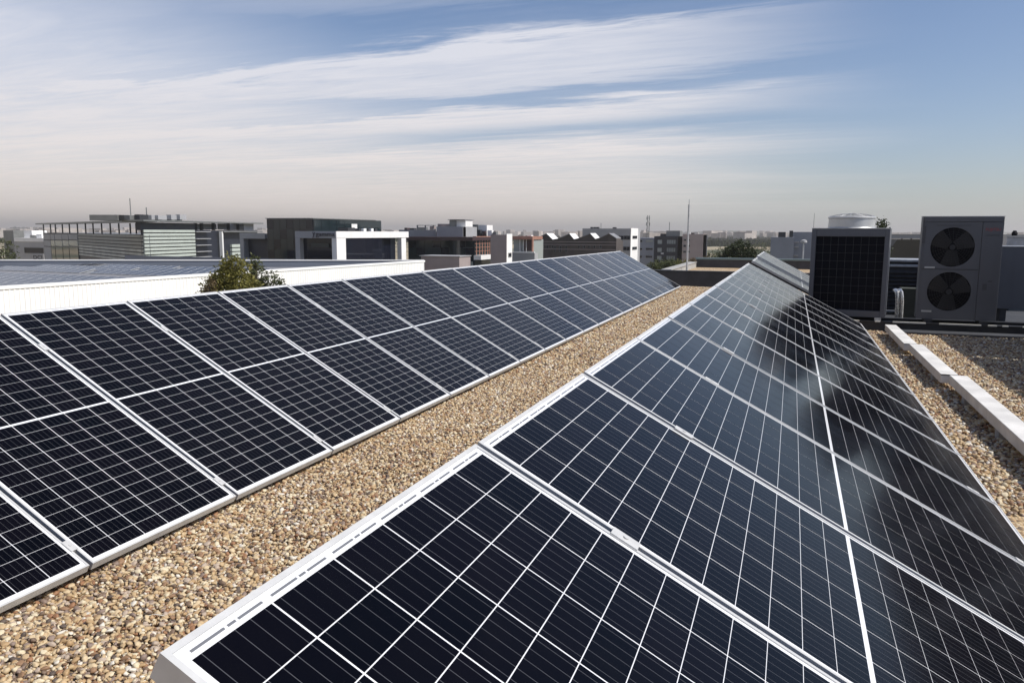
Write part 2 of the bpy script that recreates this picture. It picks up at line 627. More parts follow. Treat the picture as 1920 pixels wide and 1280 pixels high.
def panel_meshes():
    f = MB()
    # frame: local x runs down the slope from -PL to 0, y along the row, z normal
    f.box(-PL, -PL+LIP, 0, PW, -FT, 0)
    f.box(-LIP, 0, 0, PW, -FT, 0)
    f.box(-PL+LIP, -LIP, 0, LIP, -FT, 0)
    f.box(-PL+LIP, -LIP, PW-LIP, PW, -FT, 0)
    fr = f.mesh('frame', M_ALU)
    b = MB().box(-PL+LIP, -LIP, LIP, PW-LIP, -0.008, -0.0030).mesh('backsheet', M_BACK)
    c = MB()
    hx, hy = CL/2-GX/2, CW/2-GY/2
    c.quad((-hx, -hy, 0.0008), (hx, -hy, 0.0008), (hx, hy, 0.0008), (-hx, hy, 0.0008))
    c.f += []
    cm = bpy.data.meshes.new('cell')
    v = [(-hx, -hy, 0), (hx, -hy, 0), (hx, hy, 0), (-hx, hy, 0), (-hx, -hy, .0008), (hx, -hy, .0008), (hx, hy, .0008), (-hx, hy, .0008)]
    fc = [(4, 5, 6, 7), (0, 1, 5, 4), (1, 2, 6, 5), (2, 3, 7, 6), (3, 0, 4, 7)]
    cm.from_pydata(v, [], fc)
    uvl = cm.uv_layers.new(name='UVMap')
    for l in cm.loops:
        q = v[l.vertex_index]
        uvl.data[l.index].uv = (q[0]/(2*hx)+0.5, q[1]/(2*hy)+0.5)
    cm.materials.append(M_CELL)
    cent = []
    for i in range(24):
        x = -PL+LIP+MT+CL*(i+0.5)+(CG if i >= 12 else 0)
        for j in range(6):
            cent.append((x, LIP+MS+CW*(j+0.5)))
    # all cells of a far panel joined
    vv, ff, uu = [], [], []
    for (x, y) in cent:
        k = len(vv)
        vv += [(x-hx, y-hy, 0), (x+hx, y-hy, 0), (x+hx, y+hy, 0), (x-hx, y+hy, 0)]
        ff.append((k, k+1, k+2, k+3))
        uu += [(0, 0), (1, 0), (1, 1), (0, 1)]
    jm = bpy.data.meshes.new('cells')
    jm.from_pydata(vv, [], ff)
    ul = jm.uv_layers.new(name='UVMap')
    for l in jm.loops:
        ul.data[l.index].uv = uu[l.vertex_index]
    jm.materials.append(M_CELL)
    r = MB()
    x0 = -PL+LIP+0.0085
    for j in range(6):
        y = LIP+MS+CW*j
        for a, bb in ((0.010, 0.072), (0.078, 0.094), (0.099, 0.150)):
            r.box(x0, x0+0.0042, y+a, y+bb, -0.0030, -0.0024)
    rm = r.mesh('ribbon', M_RIB)
    k = MB()
    k.box(-0.035, 0.035, -0.019, 0.019, 0.0004, 0.0044)
    k.box(-0.034, 0.034, -0.0085, 0.0085, -0.03, 0.0003)
    k.lathe([(0.0065, 0.0044), (0.0065, 0.0075)], n=8)
    km = k.mesh('clamp', M_ALU)
    return fr, b, cm, jm, rm, km, cent


FR, BK, CM, JM, RM, KM, CENT = panel_meshes()


def panel(loc, tilt, fine, label, group, clamp=True, lift=(0.0, 0.0)):
    t = thing('solar_panel', label, 'solar panel', loc, (lift[0], tilt, 0), group)
    link_mesh('frame', FR, t)
    bs = link_mesh('backsheet', BK, t)
    link_mesh('ribbon', RM, t)
    if fine:
        for (x, y) in CENT:
            link_mesh('cell', CM, t, (x, y, -0.0030))
    else:
        link_mesh('cells', JM, t, (0, 0, -0.0022), kind='stuff')
    if clamp:
        for s in (0.20, 0.93):
            link_mesh('clamp', KM, t, (-PL*(1-s), -0.010, 0.0))
    return t


def mount(y, xlow, zlow, tilt, label, group):
    """sloping rail, rear leg, floor rail and ballast block under one joint"""
    t = thing('mounting_frame', label, 'mounting frame', (xlow, y, GZ), (0, 0, 0), group)
    ct, st = math.cos(tilt), math.sin(tilt)
    h0 = zlow-GZ-FT-0.001
    nrm = Vector((st, 0, ct))

    def P(s, d):          # s up the slope from the low edge, d below the frame
        return Vector((-s*ct, 0, h0+s*st)) - nrm*d
    m = MB()
    w = 0.022
    a, b, c, d = P(0.04, 0.0), P(PL-0.03, 0.0), P(PL-0.03, 0.035), P(0.04, 0.035)
    m.hexa([(a.x, -w, a.z), (b.x, -w, b.z), (b.x, w, b.z), (a.x, w, a.z)][::-1] +
           [(d.x, -w, d.z), (c.x, -w, c.z), (c.x, w, c.z), (d.x, w, d.z)][::-1])
    m.build('sloping_rail', M_DARKSTEEL, t)
    e = P(PL-0.15, 0.035)
    MB().box(e.x-0.02, e.x+0.02, -0.02, 0.02, 0.045, e.z+0.004).build('rear_leg', M_STEEL, t)
    MB().box(-PL*ct+0.05, -0.10, -0.02, 0.02, 0.012, 0.045).build('floor_rail', M_STEEL, t)
    MB().box(-1.25, -0.85, -0.10, 0.10, 0.046, 0.16).build('ballast_block', M_CONC, t, bevel=0.01)


ORD = ('first second third fourth fifth sixth seventh eighth ninth tenth eleventh twelfth thirteenth fourteenth fifteenth sixteenth '
       'seventeenth eighteenth nineteenth twentieth twenty-first twenty-second twenty-third twenty-fourth').split()
ZT = 1.0626                         # top edge of the front row
T1, T2 = 0.4855, 0.5042
def row(xt, zt, tilt, y0, n0, n1, fine_to, label, group, mlabel, mgroup, ends=None):
    xl, zl = xt+PL*math.cos(tilt), zt-PL*math.sin(tilt)
    for n in range(n0, n1):
        lb = ends[n] if ends and n in ends else label % ORD[n-n0]
        p = panel((xl, y0+n*PITCHW, zl), tilt + random.uniform(-0.0012, 0.0012), n <= fine_to, lb, group, clamp=n > n0)
    for n in range(n0, n1+1):
        mount(y0+n*PITCHW-0.010 + (0.05 if n == n0 else -0.05 if n == n1 else 0), xl, zl, tilt, mlabel % ORD[n-n0], mgroup)


row(0.0, ZT, T1, 0.0, 0, 13, 7,
    'dark solar panel, %s from the free end of the row running up to the condenser', 'panels of the row ending at the condensers',
    'steel mounting frame, %s from the free end of the row running up to the condenser', 'mounting frames of the condenser row',
    {0: 'end panel of the condenser row with its grey frame side standing free over the gravel'})
row(-4.1029, ZT-0.0348, T2, 2.9413, -3, 19, 6,
    'dark solar panel, %s from the open end of the long row before the white hall', 'panels of the row backing onto the white hall',
    'steel mounting frame, %s from the open end of the long row before the white hall', 'mounting frames of the long row',
    {18: 'last solar panel of the long row, beside the dark roof parapet'})
row(0.0, ZT, T1, 0.34, 14, 16, -9,
    '%s solar panel of the pair just behind the fan-capped condenser', 'panel pair behind the condenser',
    '%s steel mounting frame under the panel pair behind the condenser', 'mounting frames behind the condenser')
row(0.0, ZT+0.035, T1, 0.36, 16, 20, -9,
    '%s solar panel of the slightly raised block beyond the panel pair', 'raised panel block',
    '%s steel mounting frame under the slightly raised panel block', 'mounting frames of the raised block')

# ------------------------------------------------------------------ cable trunking
def trunk(x0, x1, y0, y1, label):
    t = thing('cable_trunking', label, 'cable trunking', ((x0+x1)/2, (y0+y1)/2, GZ))
    hl, w = (y1-y0)/2, 0.082
    a = x0-(x0+x1)/2
    b = x1-(x0+x1)/2
    def bar(m, wx, z0, z1):
        m.hexa([(a-wx, -hl, z0), (a+wx, -hl, z0), (b+wx, hl, z0), (b-wx, hl, z0),
                (a-wx, -hl, z1), (a+wx, -hl, z1), (b+wx, hl, z1), (b-wx, hl, z1)])
        return m
    bar(MB(), w-0.006, 0.075, 0.165).build('tray', M_TRUNKING, t)
    bar(MB(), w, 0.150, 0.172).build('lid', M_TRUNKING, t, bevel=0.004)
    n = max(2, int(2*hl/1.2))
    for k in range(n):
        f = (k+0.5)/n
        cx, cyy = a+(b-a)*f, -hl+2*hl*f
        MB().box(cx-0.07, cx+0.07, cyy-0.06, cyy+0.06, -0.004, 0.074).build('foot', M_CONC, t)


trunk(2.375, 2.375, 5.0-2.0, 8.35, 'longest length of white cable trunking, free end away from the condensers')
trunk(2.30, 2.30, 8.40, 10.75, 'middle length of white cable trunking between the two other lengths')
trunk(2.24, 2.24, 10.80, 13.1, 'length of white cable trunking ending at the condenser base beam')

# ------------------------------------------------------------------ rooftop plant
M_PAINT = mat('unit_paint', (0.098, 0.102, 0.115), 0.5, var=0.05, vscale=3, streak=0.15)
M_PAINT2 = mat('unit_paint_pale', (0.092, 0.095, 0.105), 0.5, var=0.05, vscale=3, streak=0.15)
M_SHROUD = mat('shroud_paint', (0.50, 0.50, 0.49), 0.38, 0.45, var=0.06, vscale=6)
M_COIL = mat('coil', (0.005, 0.0055, 0.009), 0.8, spec=0.15, var=0.3, vscale=60)
M_WIRE = mat('wire', (0.05, 0.05, 0.055), 0.6, 0.2)
M_BLADE = mat('fan_blade', (0.0045, 0.0045, 0.006), 0.5)
M_GUARD = mat('guard_wire', (0.011, 0.011, 0.014), 0.5)
M_BLACK = mat('black_plastic', (0.006, 0.006, 0.008), 0.7, spec=0.15)
M_OLIVE = mat('olive_paint', (0.055, 0.06, 0.045), 0.7, var=0.2, vscale=4)
M_CREAM = mat('cream_paint', (0.66, 0.63, 0.55), 0.6, var=0.08)
M_FOIL = mat('foil', (0.72, 0.70, 0.66), 0.25, 0.8, var=0.1, vscale=30, bump=0.4, bscale=50)
M_RED = mat('red_print', (0.33, 0.045, 0.055), 0.5)
M_GREYP = mat('grey_print', (0.06, 0.06, 0.065), 0.5)
M_LABEL = mat('pale_label', (0.42, 0.42, 0.40), 0.5)

YA = 13.75
# base beam
bb = thing('base_beam', 'long dark steel beam on the gravel carrying both condensers', 'beam', (0.7, YA-0.02, GZ))
MB().box(0, 6.0, -0.05, 0.05, 0.005, 0.15).build('web', M_DARKSTEEL, bb)
MB().box(0, 6.0, -0.07, 0.07, 0.152, 0.162).build('top_flange', M_DARKSTEEL, bb)
for (a, b) in ((0.98, 1.12), (1.36, 1.44), (1.63, 2.12), (2.32, 2.92), (3.02, 3.14), (3.22, 3.30), (3.5, 5.2)):
    MB().box(a, b, -0.115, -0.072, 0.150, 0.172).build('pad', M_CREAM, bb)
b2 = thing('base_beam', 'rear dark steel beam under the backs of the condensers', 'beam', (0.7, YA+0.62, GZ))
MB().box(0, 6.0, -0.05, 0.05, 0.005, 0.15).build('web', M_DARKSTEEL, b2)
MB().box(0, 6.0, -0.07, 0.07, 0.152, 0.162).build('top_flange', M_DARKSTEEL, b2)
structure('shade_sheet', MB().box(0.85, 9.0, 13.64, 19.5, GZ-0.02, GZ+0.004), M_MEMB_SHADE)  # dark sheet over the gravel, standing in for shade behind the condensers
MB().box(2.2, 7.0, 13.28, 13.62, GZ-0.003, GZ+0.05).build('shade_strip', M_MEMB_SHADE, label='flat black strip standing in for beam shade on gravel before the twin-fan condenser', category='shade strip', bevel=0.01)  # black colour stands in for the shade at the beam's foot

# condenser with fan cap
cx0, cx1, cz0, cz1, dep = 0.99, 2.21, GZ+0.215, 1.645, 0.70
t = thing('condenser', 'grey condenser with a dark wire coil guard and a round fan cap on top', 'condenser', ((cx0+cx1)/2, YA+0.03, GZ), (0, 0, R(-8)))
W2, H0, H1 = (cx1-cx0)/2, cz0-GZ, cz1-GZ
m = MB()
for sx in (-1, 1):
    m.box(min(sx*W2, sx*(W2-0.075)), max(sx*W2, sx*(W2-0.075)), 0, 0.06, H0, H1)
m.box(-W2+0.075, W2-0.075, 0.002, 0.06, H0, H0+0.11)
m.box(-W2+0.075, W2-0.075, 0.002, 0.06, H1-0.13, H1)
m.build('front_frame', M_PAINT, t, bevel=0.006)
m = MB().box(-W2+0.001, W2-0.001, 0.062, dep, H0, H1-0.002)
m.build('cabinet', M_PAINT, t, bevel=0.006)
MB().box(-W2-0.006, W2+0.006, -0.006, dep+0.006, H1, H1+0.014).build('top_plate', M_SHROUD, t, bevel=0.004)
MB().box(-W2+0.075, W2-0.075, 0.035, 0.06, H0+0.11, H1-0.13).build('coil', M_COIL, t)
m = MB()
ww, hh = 2*W2-0.15, H1-H0-0.24
for k in range(1, 9):
    x = -W2+0.075+ww*k/9
    m.box(x-0.0022, x+0.0022, 0.012, 0.016, H0+0.11, H1-0.13)
for k in range(1, 9):
    z = H0+0.11+hh*k/9
    m.box(-W2+0.075, W2-0.075, 0.016, 0.020, z-0.0022, z+0.0022)
m.build('wire_guard', M_WIRE, t)
m = MB().lathe([(0.385, H1+0.014), (0.372, H1+0.03), (0.368, H1+0.17), (0.382, H1+0.178), (0.382, H1+0.198), (0.365, H1+0.212), (0.345, H1+0.212), (0.34, H1+0.02)], (-0.02, 0.38, 0), 40, cap=False)
sh = m.build('fan_shroud', M_SHROUD, t, smooth=True)
m = MB()
for r_ in (0.08, 0.14, 0.20, 0.26, 0.32):
    m.tube([(-0.02+r_*math.cos(a*math.pi/16), 0.38+r_*math.sin(a*math.pi/16), H1+0.214+0.05*(1-(r_/0.36)**2)) for a in range(33)], 0.003, 5)
for k in range(16):
    a = k*math.pi/8
    m.tube([(-0.02+r_*math.cos(a), 0.38+r_*math.sin(a), H1+0.217+0.05*(1-(r_/0.36)**2)) for r_ in (0.03, 0.14, 0.25, 0.355)], 0.003, 5)
m.build('fan_guard', M_SHROUD, sh)
m = MB()
for k in range(4):
    a = k*math.pi/2
    c, s_ = math.cos(a), math.sin(a)
    p = [(0.05, -0.05, 0.10), (0.32, -0.12, 0.09), (0.32, 0.12, 0.16), (0.05, 0.05, 0.15)]
    q = [(-0.02+x*c-y*s_, 0.38+x*s_+y*c, H1+z) for x, y, z in p]
    m.hexa(q+[(a_, b_, c_+0.006) for a_, b_, c_ in q])
m.lathe([(0.06, H1+0.08), (0.06, H1+0.18)], (-0.02, 0.38, 0), 16)
m.build('fan', M_BLACK, t)
for sx in (-1, 1):
    for yy in (0.03, dep-0.10):
        MB().box(sx*(W2-0.10)-0.05, sx*(W2-0.10)+0.05, yy-0.05 if yy > 0.1 else -0.03, yy+0.05, 0.163, H0).build('foot', M_STEEL, t)

# twin fan condenser
tx0, tx1, tz1 = 2.69, 3.84, 1.855
TW, TH0, TH1, TD = (tx1-tx0)/2, 0.225, tz1-GZ, 0.38
t = thing('condenser', 'tall grey condenser with two round black fans one above the other', 'condenser', ((tx0+tx1)/2, YA, GZ), (0, 0, R(-3.5)))
m = MB().box(-TW, TW, 0.03, TD, TH0, TH1-0.012)
m.build('cabinet', M_PAINT2, t, bevel=0.012)
fx, fr = -0.125, 0.318
fzs = (TH0+0.46, TH0+1.18)
# front sheet with two round openings
def holed_sheet(x0, x1, z0, z1, cxh, czh, r, y0, y1, n=40):
    m = MB()
    ring = [(cxh+r*math.cos(2*math.pi*k/n), czh+r*math.sin(2*math.pi*k/n)) for k in range(n)]
    def out(k):
        a = 2*math.pi*k/n
        c, s_ = math.cos(a), math.sin(a)
        tx = ((x1-cxh) if c > 0 else (x0-cxh))/c if abs(c) > 1e-6 else 1e9
        tz = ((z1-czh) if s_ > 0 else (z0-czh))/s_ if abs(s_) > 1e-6 else 1e9
        tt = min(tx, tz)
        return (cxh+c*tt, czh+s_*tt)
    outs = [out(k) for k in range(n)]
    for k in range(n):
        j = (k+1) % n
        a, b, c, d = ring[k], ring[j], outs[j], outs[k]
        m.quad((a[0], y0, a[1]), (b[0], y0, b[1]), (c[0], y0, c[1]), (d[0], y0, d[1]))
        m.quad((a[0], y0, a[1]), (a[0], y1, a[1]), (b[0], y1, b[1]), (b[0], y0, b[1]))
        # corner fill
        if abs(c[0]-d[0]) > 1e-6 and abs(c[1]-d[1]) > 1e-6:
            e = (d[0] if abs(d[0]-x0) < 1e-6 or abs(d[0]-x1) < 1e-6 else c[0], d[1] if abs(d[1]-z0) < 1e-6 or abs(d[1]-z1) < 1e-6 else c[1])
            m.quad((c[0], y0, c[1]), (e[0], y0, e[1]), (d[0], y0, d[1]), (d[0], y0, d[1]-1e-6))
    return m
xs = TW-0.30
zmid = (fzs[0]+fzs[1])/2
for z0, z1, zc in ((TH0, zmid-0.006, fzs[0]), (zmid+0.006, TH1-0.10, fzs[1])):
    holed_sheet(-TW+0.03, xs, z0, z1, fx, zc, fr, 0.0, 0.029).build('fan_panel', M_PAINT2, t)
    m = MB()
    for k in range(1, 9):
        r_ = fr*k/9
        m.tube([(fx+r_*math.cos(a*math.pi/18), -0.012+0.02*(k/9)**2, zc+r_*math.sin(a*math.pi/18)) for a in range(37)], 0.0022, 4)
    for k in range(24):
        a = k*math.pi/12
        m.tube([(fx+0.06*math.cos(a), -0.013, zc+0.06*math.sin(a)), (fx+fr*0.7*math.cos(a), -0.004, zc+fr*0.7*math.sin(a)), (fx+fr*math.cos(a), 0.006, zc+fr*math.sin(a))], 0.0024, 4)
    m.lathe([(0.045, -0.02), (0.05, -0.012), (0.05, -0.006)], (fx, 0, zc), 16, axis='Y')
    g = m.build('fan_guard', M_GUARD, t)
    m = MB()
    for k in range(3):
        a = k*2*math.pi/3+0.5
        c, s_ = math.cos(a), math.sin(a)
        p = [(0.05, -0.07, 0.026), (0.30, -0.16, 0.012), (0.30, 0.14, 0.026), (0.05, 0.07, 0.028)]
        q = [(fx+x*c-y*s_, yy, zc+x*s_+y*c) for x, y, yy in p]
        m.hexa(q+[(a_, b_+0.003, c_) for a_, b_, c_ in q])
    m.build('fan', M_BLADE, t)
    m = MB().lathe([(fr-0.001, 0.0285), (0.02, 0.0292)], (fx, 0, zc), 32, axis='Y')
    m.build('fan_well', M_BLACK, t)
    MB().box(-TW+0.07, -TW+0.22, -0.004, -0.0005, zc-fr-0.03, zc-fr+0.0).build('sticker', M_LABEL, t)
MB().box(xs+0.006, TW-0.004, 0.0, 0.0285, TH0, TH1-0.10).build('service_panel', M_PAINT2, t, bevel=0.003)
MB().box(-TW+0.03, TW-0.004, 0.001, 0.0285, TH1-0.094, TH1-0.014).build('top_fascia', M_PAINT2, t, bevel=0.003)
MB().box(-TW, -TW+0.028, 0.004, 0.0285, TH0, TH1-0.16).build('corner_post', M_PAINT2, t)
MB().box(-TW, -TW+0.05, -0.006, 0.0, TH1-0.44, TH1-0.16).build('handle_recess', M_GREYP, t)
MB().box(-0.38, 0.12, -0.004, 0.0, TH1-0.155, TH1-0.145).build('seam', M_GREYP, t)
MB().box(-TW-0.006, TW+0.006, 0.024, TD+0.006, TH1-0.011, TH1).build('lid', M_SHROUD, t, bevel=0.003)
me = lettering('FUJITSU', 0.062, 0.0012)
me.materials.append(M_RED)
o = link_mesh('brand_lettering', me, t, (xs+0.045, -0.0016, TH1-0.235)); o.rotation_euler = (R(90), 0, 0)
me = lettering('INVERTER', 0.042, 0.0012)
me.materials.append(M_GREYP)
o = link_mesh('lettering', me, t, (xs+0.055, -0.0016, TH1-0.32)); o.rotation_euler = (R(90), 0, 0)
MB().box(xs+0.07, xs+0.13, -0.003, -0.0002, TH0+0.50, TH0+0.60).build('badge', M_GREYP, t)
MB().box(xs+0.14, xs+0.20, -0.003, -0.0002, TH0+0.63, TH0+0.655).build('badge', M_GREYP, t)
for sx in (-1, 1):
    MB().box(sx*(TW-0.18)-0.06, sx*(TW-0.18)+0.06, -0.05, TD+0.04, 0.163, TH0-0.001).build('foot', M_DARKSTEEL, t)

# things seen in the gap between the two condensers
YB = 16.6
a, b = atY(1668, 486, YB), atY(1735, 545, YB)
t = thing('air_handler', 'louvred dark air handler standing in the gap between the two condensers', 'air handler', ((a[0]+b[0])/2+0.3, YB, GZ))
lw, lz0, lz1 = 1.0, 0.10, a[2]-GZ
MB().box(-lw, lw, 0.05, 0.9, lz0, lz1-0.06).build('casing', M_DARKSTEEL, t)
MB().box(-lw-0.03, lw+0.03, 0.0, 0.95, lz1-0.05, lz1).build('top_rail', M_STEEL, t, bevel=0.01)
MB().box(-lw-0.02, lw+0.02, 0.0, 0.95, lz1-0.15, lz1-0.10).build('rail', M_STEEL, t, bevel=0.01)
for k in range(10):
    z = lz0+0.03+(lz1-lz0-0.22)*k/10
    MB().hexa([(-lw, 0.0, z), (lw, 0.0, z), (lw, 0.055, z+0.05), (-lw, 0.055, z+0.05), (-lw, 0.0, z+0.012), (lw, 0.0, z+0.012), (lw, 0.055, z+0.062), (-lw, 0.055, z+0.062)]).build('louvre', M_DARKSTEEL, t)
for sx in (-0.8, 0.8):
    MB().box(sx-0.05, sx+0.05, 0.1, 0.85, -0.004, lz0).build('leg', M_STEEL, t)
a, b = atY(1690, 540, 15.2), atY(1728, 580, 15.2)
MB().box(a[0], a[0]+1.0, 15.2, 15.5, GZ-0.004, a[2]).build('pump_box', M_OLIVE, label='low olive green box behind the foil-wrapped pipes', category='box', bevel=0.01)
for (px, dzz, lb) in ((1681, 0.0, 'shorter foil-wrapped pipe bending down beside the fan-capped condenser'), (1689, 0.0, 'taller foil-wrapped pipe bending down before the olive box')):
    p = atY(px, 545, 14.85)
    MB().tube([(p[0], 15.1, p[2]-0.01), (p[0], 14.95, p[2]), (p[0]+0.01, 14.87, p[2]-0.03), (p[0]+0.02, 14.85, p[2]-0.10), (p[0]+0.03, 14.85, p[2]-0.2), (p[0]+0.035, 14.85, GZ+0.0)], 0.036, 12).build('pipe', M_FOIL, smooth=True, label=lb, category='pipe')
# cabinets beyond the twin-fan unit
a = atY(1878, 461, 15.6)
t = thing('condenser', 'plain grey cabinet beyond the twin-fan condenser, its lid a thin pale line', 'condenser', (a[0]+0.62, 15.6, GZ))
h = a[2]-GZ
MB().box(-0.62, 0.62, 0, 0.5, 0.28, h-0.02).build('cabinet', M_PAINT, t, bevel=0.008)
MB().box(-0.63, 0.63, -0.01, 0.51, h-0.018, h).build('lid', M_SHROUD, t, bevel=0.003)
MB().box(-0.14, 0.58, -0.006, -0.0005, 0.34, h-0.08).build('service_panel', M_DARKSTEEL, t)
for sx in (-0.5, 0.5):
    MB().box(sx-0.05, sx+0.05, 0.02, 0.48, -0.004, 0.28).build('leg', M_DARKSTEEL, t)
a = atY(1889, 442, 18.5)
t = thing('condenser', 'pale grey cabinet farthest back behind the plain grey one', 'condenser', (a[0]+0.8, 18.5, GZ))
h = a[2]-GZ
MB().box(-0.8, 0.8, 0, 0.6, 0.2, h-0.03).build('cabinet', M_STEEL, t, bevel=0.01)
MB().box(-0.82, 0.82, -0.02, 0.62, h-0.028, h).build('lid', M_SHROUD, t)
m = MB().lathe([(0.05, 0), (0.06, 0.05), (0.03, 0.11)], (-0.65, 0.1, h), 12)
m.build('vent_cap', M_BLACK, t)
for sx in (-0.7, 0.7):
    MB().box(sx-0.05, sx+0.05, 0.02, 0.58, -0.004, 0.2).build('leg', M_DARKSTEEL, t)
# long ventilation unit beside the trunking; its shadow lies on the gravel
t = thing('ventilation_unit', 'long grey rooftop ventilation unit standing beside the shaded gravel', 'ventilation unit', (5.22, 8.2, GZ))
for k in range(4):
    y0 = -4.25+k*2.34
    MB().box(-0.8, 0.8, y0, y0+2.30, 0.12, 1.70).build('casing', M_STEEL, t, bevel=0.015)
    MB().box(-0.812, -0.801, y0+0.25, y0+2.05, 0.3, 1.5).build('access_panel', M_PAINT2, t)
for k in range(5):
    y0 = -4.2+k*2.3
    MB().box(-0.75, 0.75, y0, y0+0.1, -0.004, 0.119).build('support', M_DARKSTEEL, t)

# ------------------------------------------------------------------ roof end
t = thing('parapet', 'dark membrane-covered parapet closing the end of the gravel aisle', 'parapet', (0, 23.55, GZ))
MB().box(-5.5, 4.0, 0, 0.26, -0.004, 0.455).build('wall', M_MEMB_SHADE, t, bevel=0.015)
MB().box(-5.52, 4.02, -0.02, 0.28, 0.457, 0.475).build('coping', M_MEMB_SHADE, t)
structure('raised_roof', MB().box(-2.85, 7.0, 24.0, 31.0, GROUND, 0.22), M_BED)
t = thing('parapet', 'pale concrete parapet along the side of the raised gravel roof', 'parapet', (-2.98, 24.0, 0.2))
MB().box(-0.13, 0.13, 0, 7.0, -9.2, 0.21).build('wall', M_CONC, t)
MB().box(-0.16, 0.16, -0.02, 7.02, 0.212, 0.235).build('coping', M_CONC, t)
t = thing('parapet', 'dark parapet with a teal metal coping at the back of the raised roof', 'parapet', (2.0, 31.0, 0.2))
M_TEAL = mat('teal_metal', (0.16, 0.22, 0.23), 0.4, 0.3)
MB().box(-4.85, 5, 0, 0.25, -9.2, 0.33).build('wall', M_MEMB_SHADE, t)
MB().box(-4.88, 5, -0.04, 0.29, 0.332, 0.40).build('coping', M_TEAL, t)
# antenna pole
p0 = gz(1288, 500, 0.42)
p1 = atY(1288, 374, p0[1])
t = thing('antenna_mast', 'tall thin grey antenna mast on the side of the raised roof', 'mast', (p0[0], p0[1], 0.22))
H = p1[2]-0.22
MB().tube([(0, 0, -0.01), (0, 0, H*0.93)], 0.032, 10).build('pole', M_STEEL, t, smooth=True)
MB().tube([(0, 0, H*0.93+0.001), (0, 0, H)], 0.012, 8).build('tip', M_STEEL, t, smooth=True)
MB().box(-0.15, 0.15, -0.15, 0.15, -0.003, 0.03).build('base_plate', M_STEEL, t)

# ================================================================== THE SURROUNDINGS
M_WHITE = mat('white_render', (0.78, 0.77, 0.75), 0.7, var=0.05, vscale=0.4, streak=0.12)
M_GREYR = mat('grey_render', (0.34, 0.34, 0.345), 0.75, var=0.08, vscale=0.4, streak=0.15)
M_MAUVE = mat('mauve_render', (0.30, 0.25, 0.24), 0.75, var=0.08, vscale=0.4)
M_BLUEG = mat('blue_grey_render', (0.20, 0.22, 0.26), 0.75, var=0.08, vscale=0.4)
M_NAVY = mat('navy_cladding', (0.016, 0.019, 0.030), 0.5, var=0.15, vscale=0.5)
M_GLASS = mat('dark_glass', (0.008, 0.010, 0.018), 0.06, spec=0.5)
M_GLASST = mat('teal_glass', (0.012, 0.022, 0.026), 0.08, spec=0.6)
M_GLASSP = mat('pale_glass', (0.30, 0.33, 0.32), 0.15, spec=0.6)
M_GREYM = mat('grey_metal', (0.20, 0.205, 0.20), 0.45, 0.3, var=0.1, vscale=0.6)
M_SLAT = mat('pale_green_slat', (0.46, 0.50, 0.45), 0.55, var=0.06, vscale=0.8)
M_SLATL = mat('mid_slat', (0.40, 0.41, 0.38), 0.5, var=0.25, vscale=0.25)
M_SLATD = mat('dim_slat', (0.25, 0.255, 0.235), 0.55, var=0.12, vscale=0.8)
M_BROWNM = mat('dark_brown_metal', (0.045, 0.022, 0.022), 0.5, var=0.1)
M_COPPER = mat('copper_cladding', (0.34, 0.17, 0.12), 0.5, 0.1, var=0.1, vscale=0.6)
M_BRICK = mat('dark_brick', (0.058, 0.048, 0.044), 0.8, var=0.25, vscale=0.5)
M_ROOFG = mat('roof_grey', (0.20, 0.20, 0.21), 0.7, var=0.1, vscale=0.3)
M_BLUEW = mat('blue_grey_sheet', (0.17, 0.19, 0.23), 0.55, var=0.06, vscale=0.3)


def P3(px, depth):
    """point at camera height straight out along the picture column, at a given distance in front"""
    d = ray(px, 436.0)
    return np.array([CAM[0]+d[0]*depth, CAM[1]+d[1]*depth])


class Face:
    """one vertical wall plane of a building between two columns of the photograph at given distances"""
    def __init__(s, pxa, da, pxb, db=None, mode=None):
        # mode 'x': wall facing our roof, da is the distance of its right corner; mode 'y': receding wall, da at its left corner
        if mode == 'x':
            s.B = P3(pxb, da)
            d = ray(pxa, 436.0)
            s.A = P3(pxa, (s.B[1]-CAM[1])/d[1])
        else:
            s.A = P3(pxa, da)
            if db is None:
                d = ray(pxb, 436.0)
                db = (s.A[0]-CAM[0])/d[0]
            s.B = P3(pxb, db)
            if mode == 'y':
                s.A = s.A + (s.B-s.A)/np.linalg.norm(s.B-s.A)*0.09
        s.mode = mode
        s.t = (s.B-s.A)/np.linalg.norm(s.B-s.A)
        s.n = np.array([-s.t[1], s.t[0]])
        if np.dot(s.n, s.A-CAM[:2]) < 0:
            s.n = -s.n

    def uv(s, px, py):
        d = ray(px, 436.0)[:2]
        # solve CAM + k d = A + u t
        M2 = np.array([[d[0], -s.t[0]], [d[1], -s.t[1]]])
        k, u = np.linalg.solve(M2, s.A-CAM[:2])
        if py is None:
            z = GROUND
        else:
            dd = ray(px, py)
            q = np.dot(s.A-CAM[:2], s.n)/np.dot(dd[:2], s.n)
            z = CAM[2]+dd[2]*q
        return u, z

    def p(s, u, v, z):
        q = s.A + s.t*u + s.n*v
        return np.array([q[0], q[1], z])


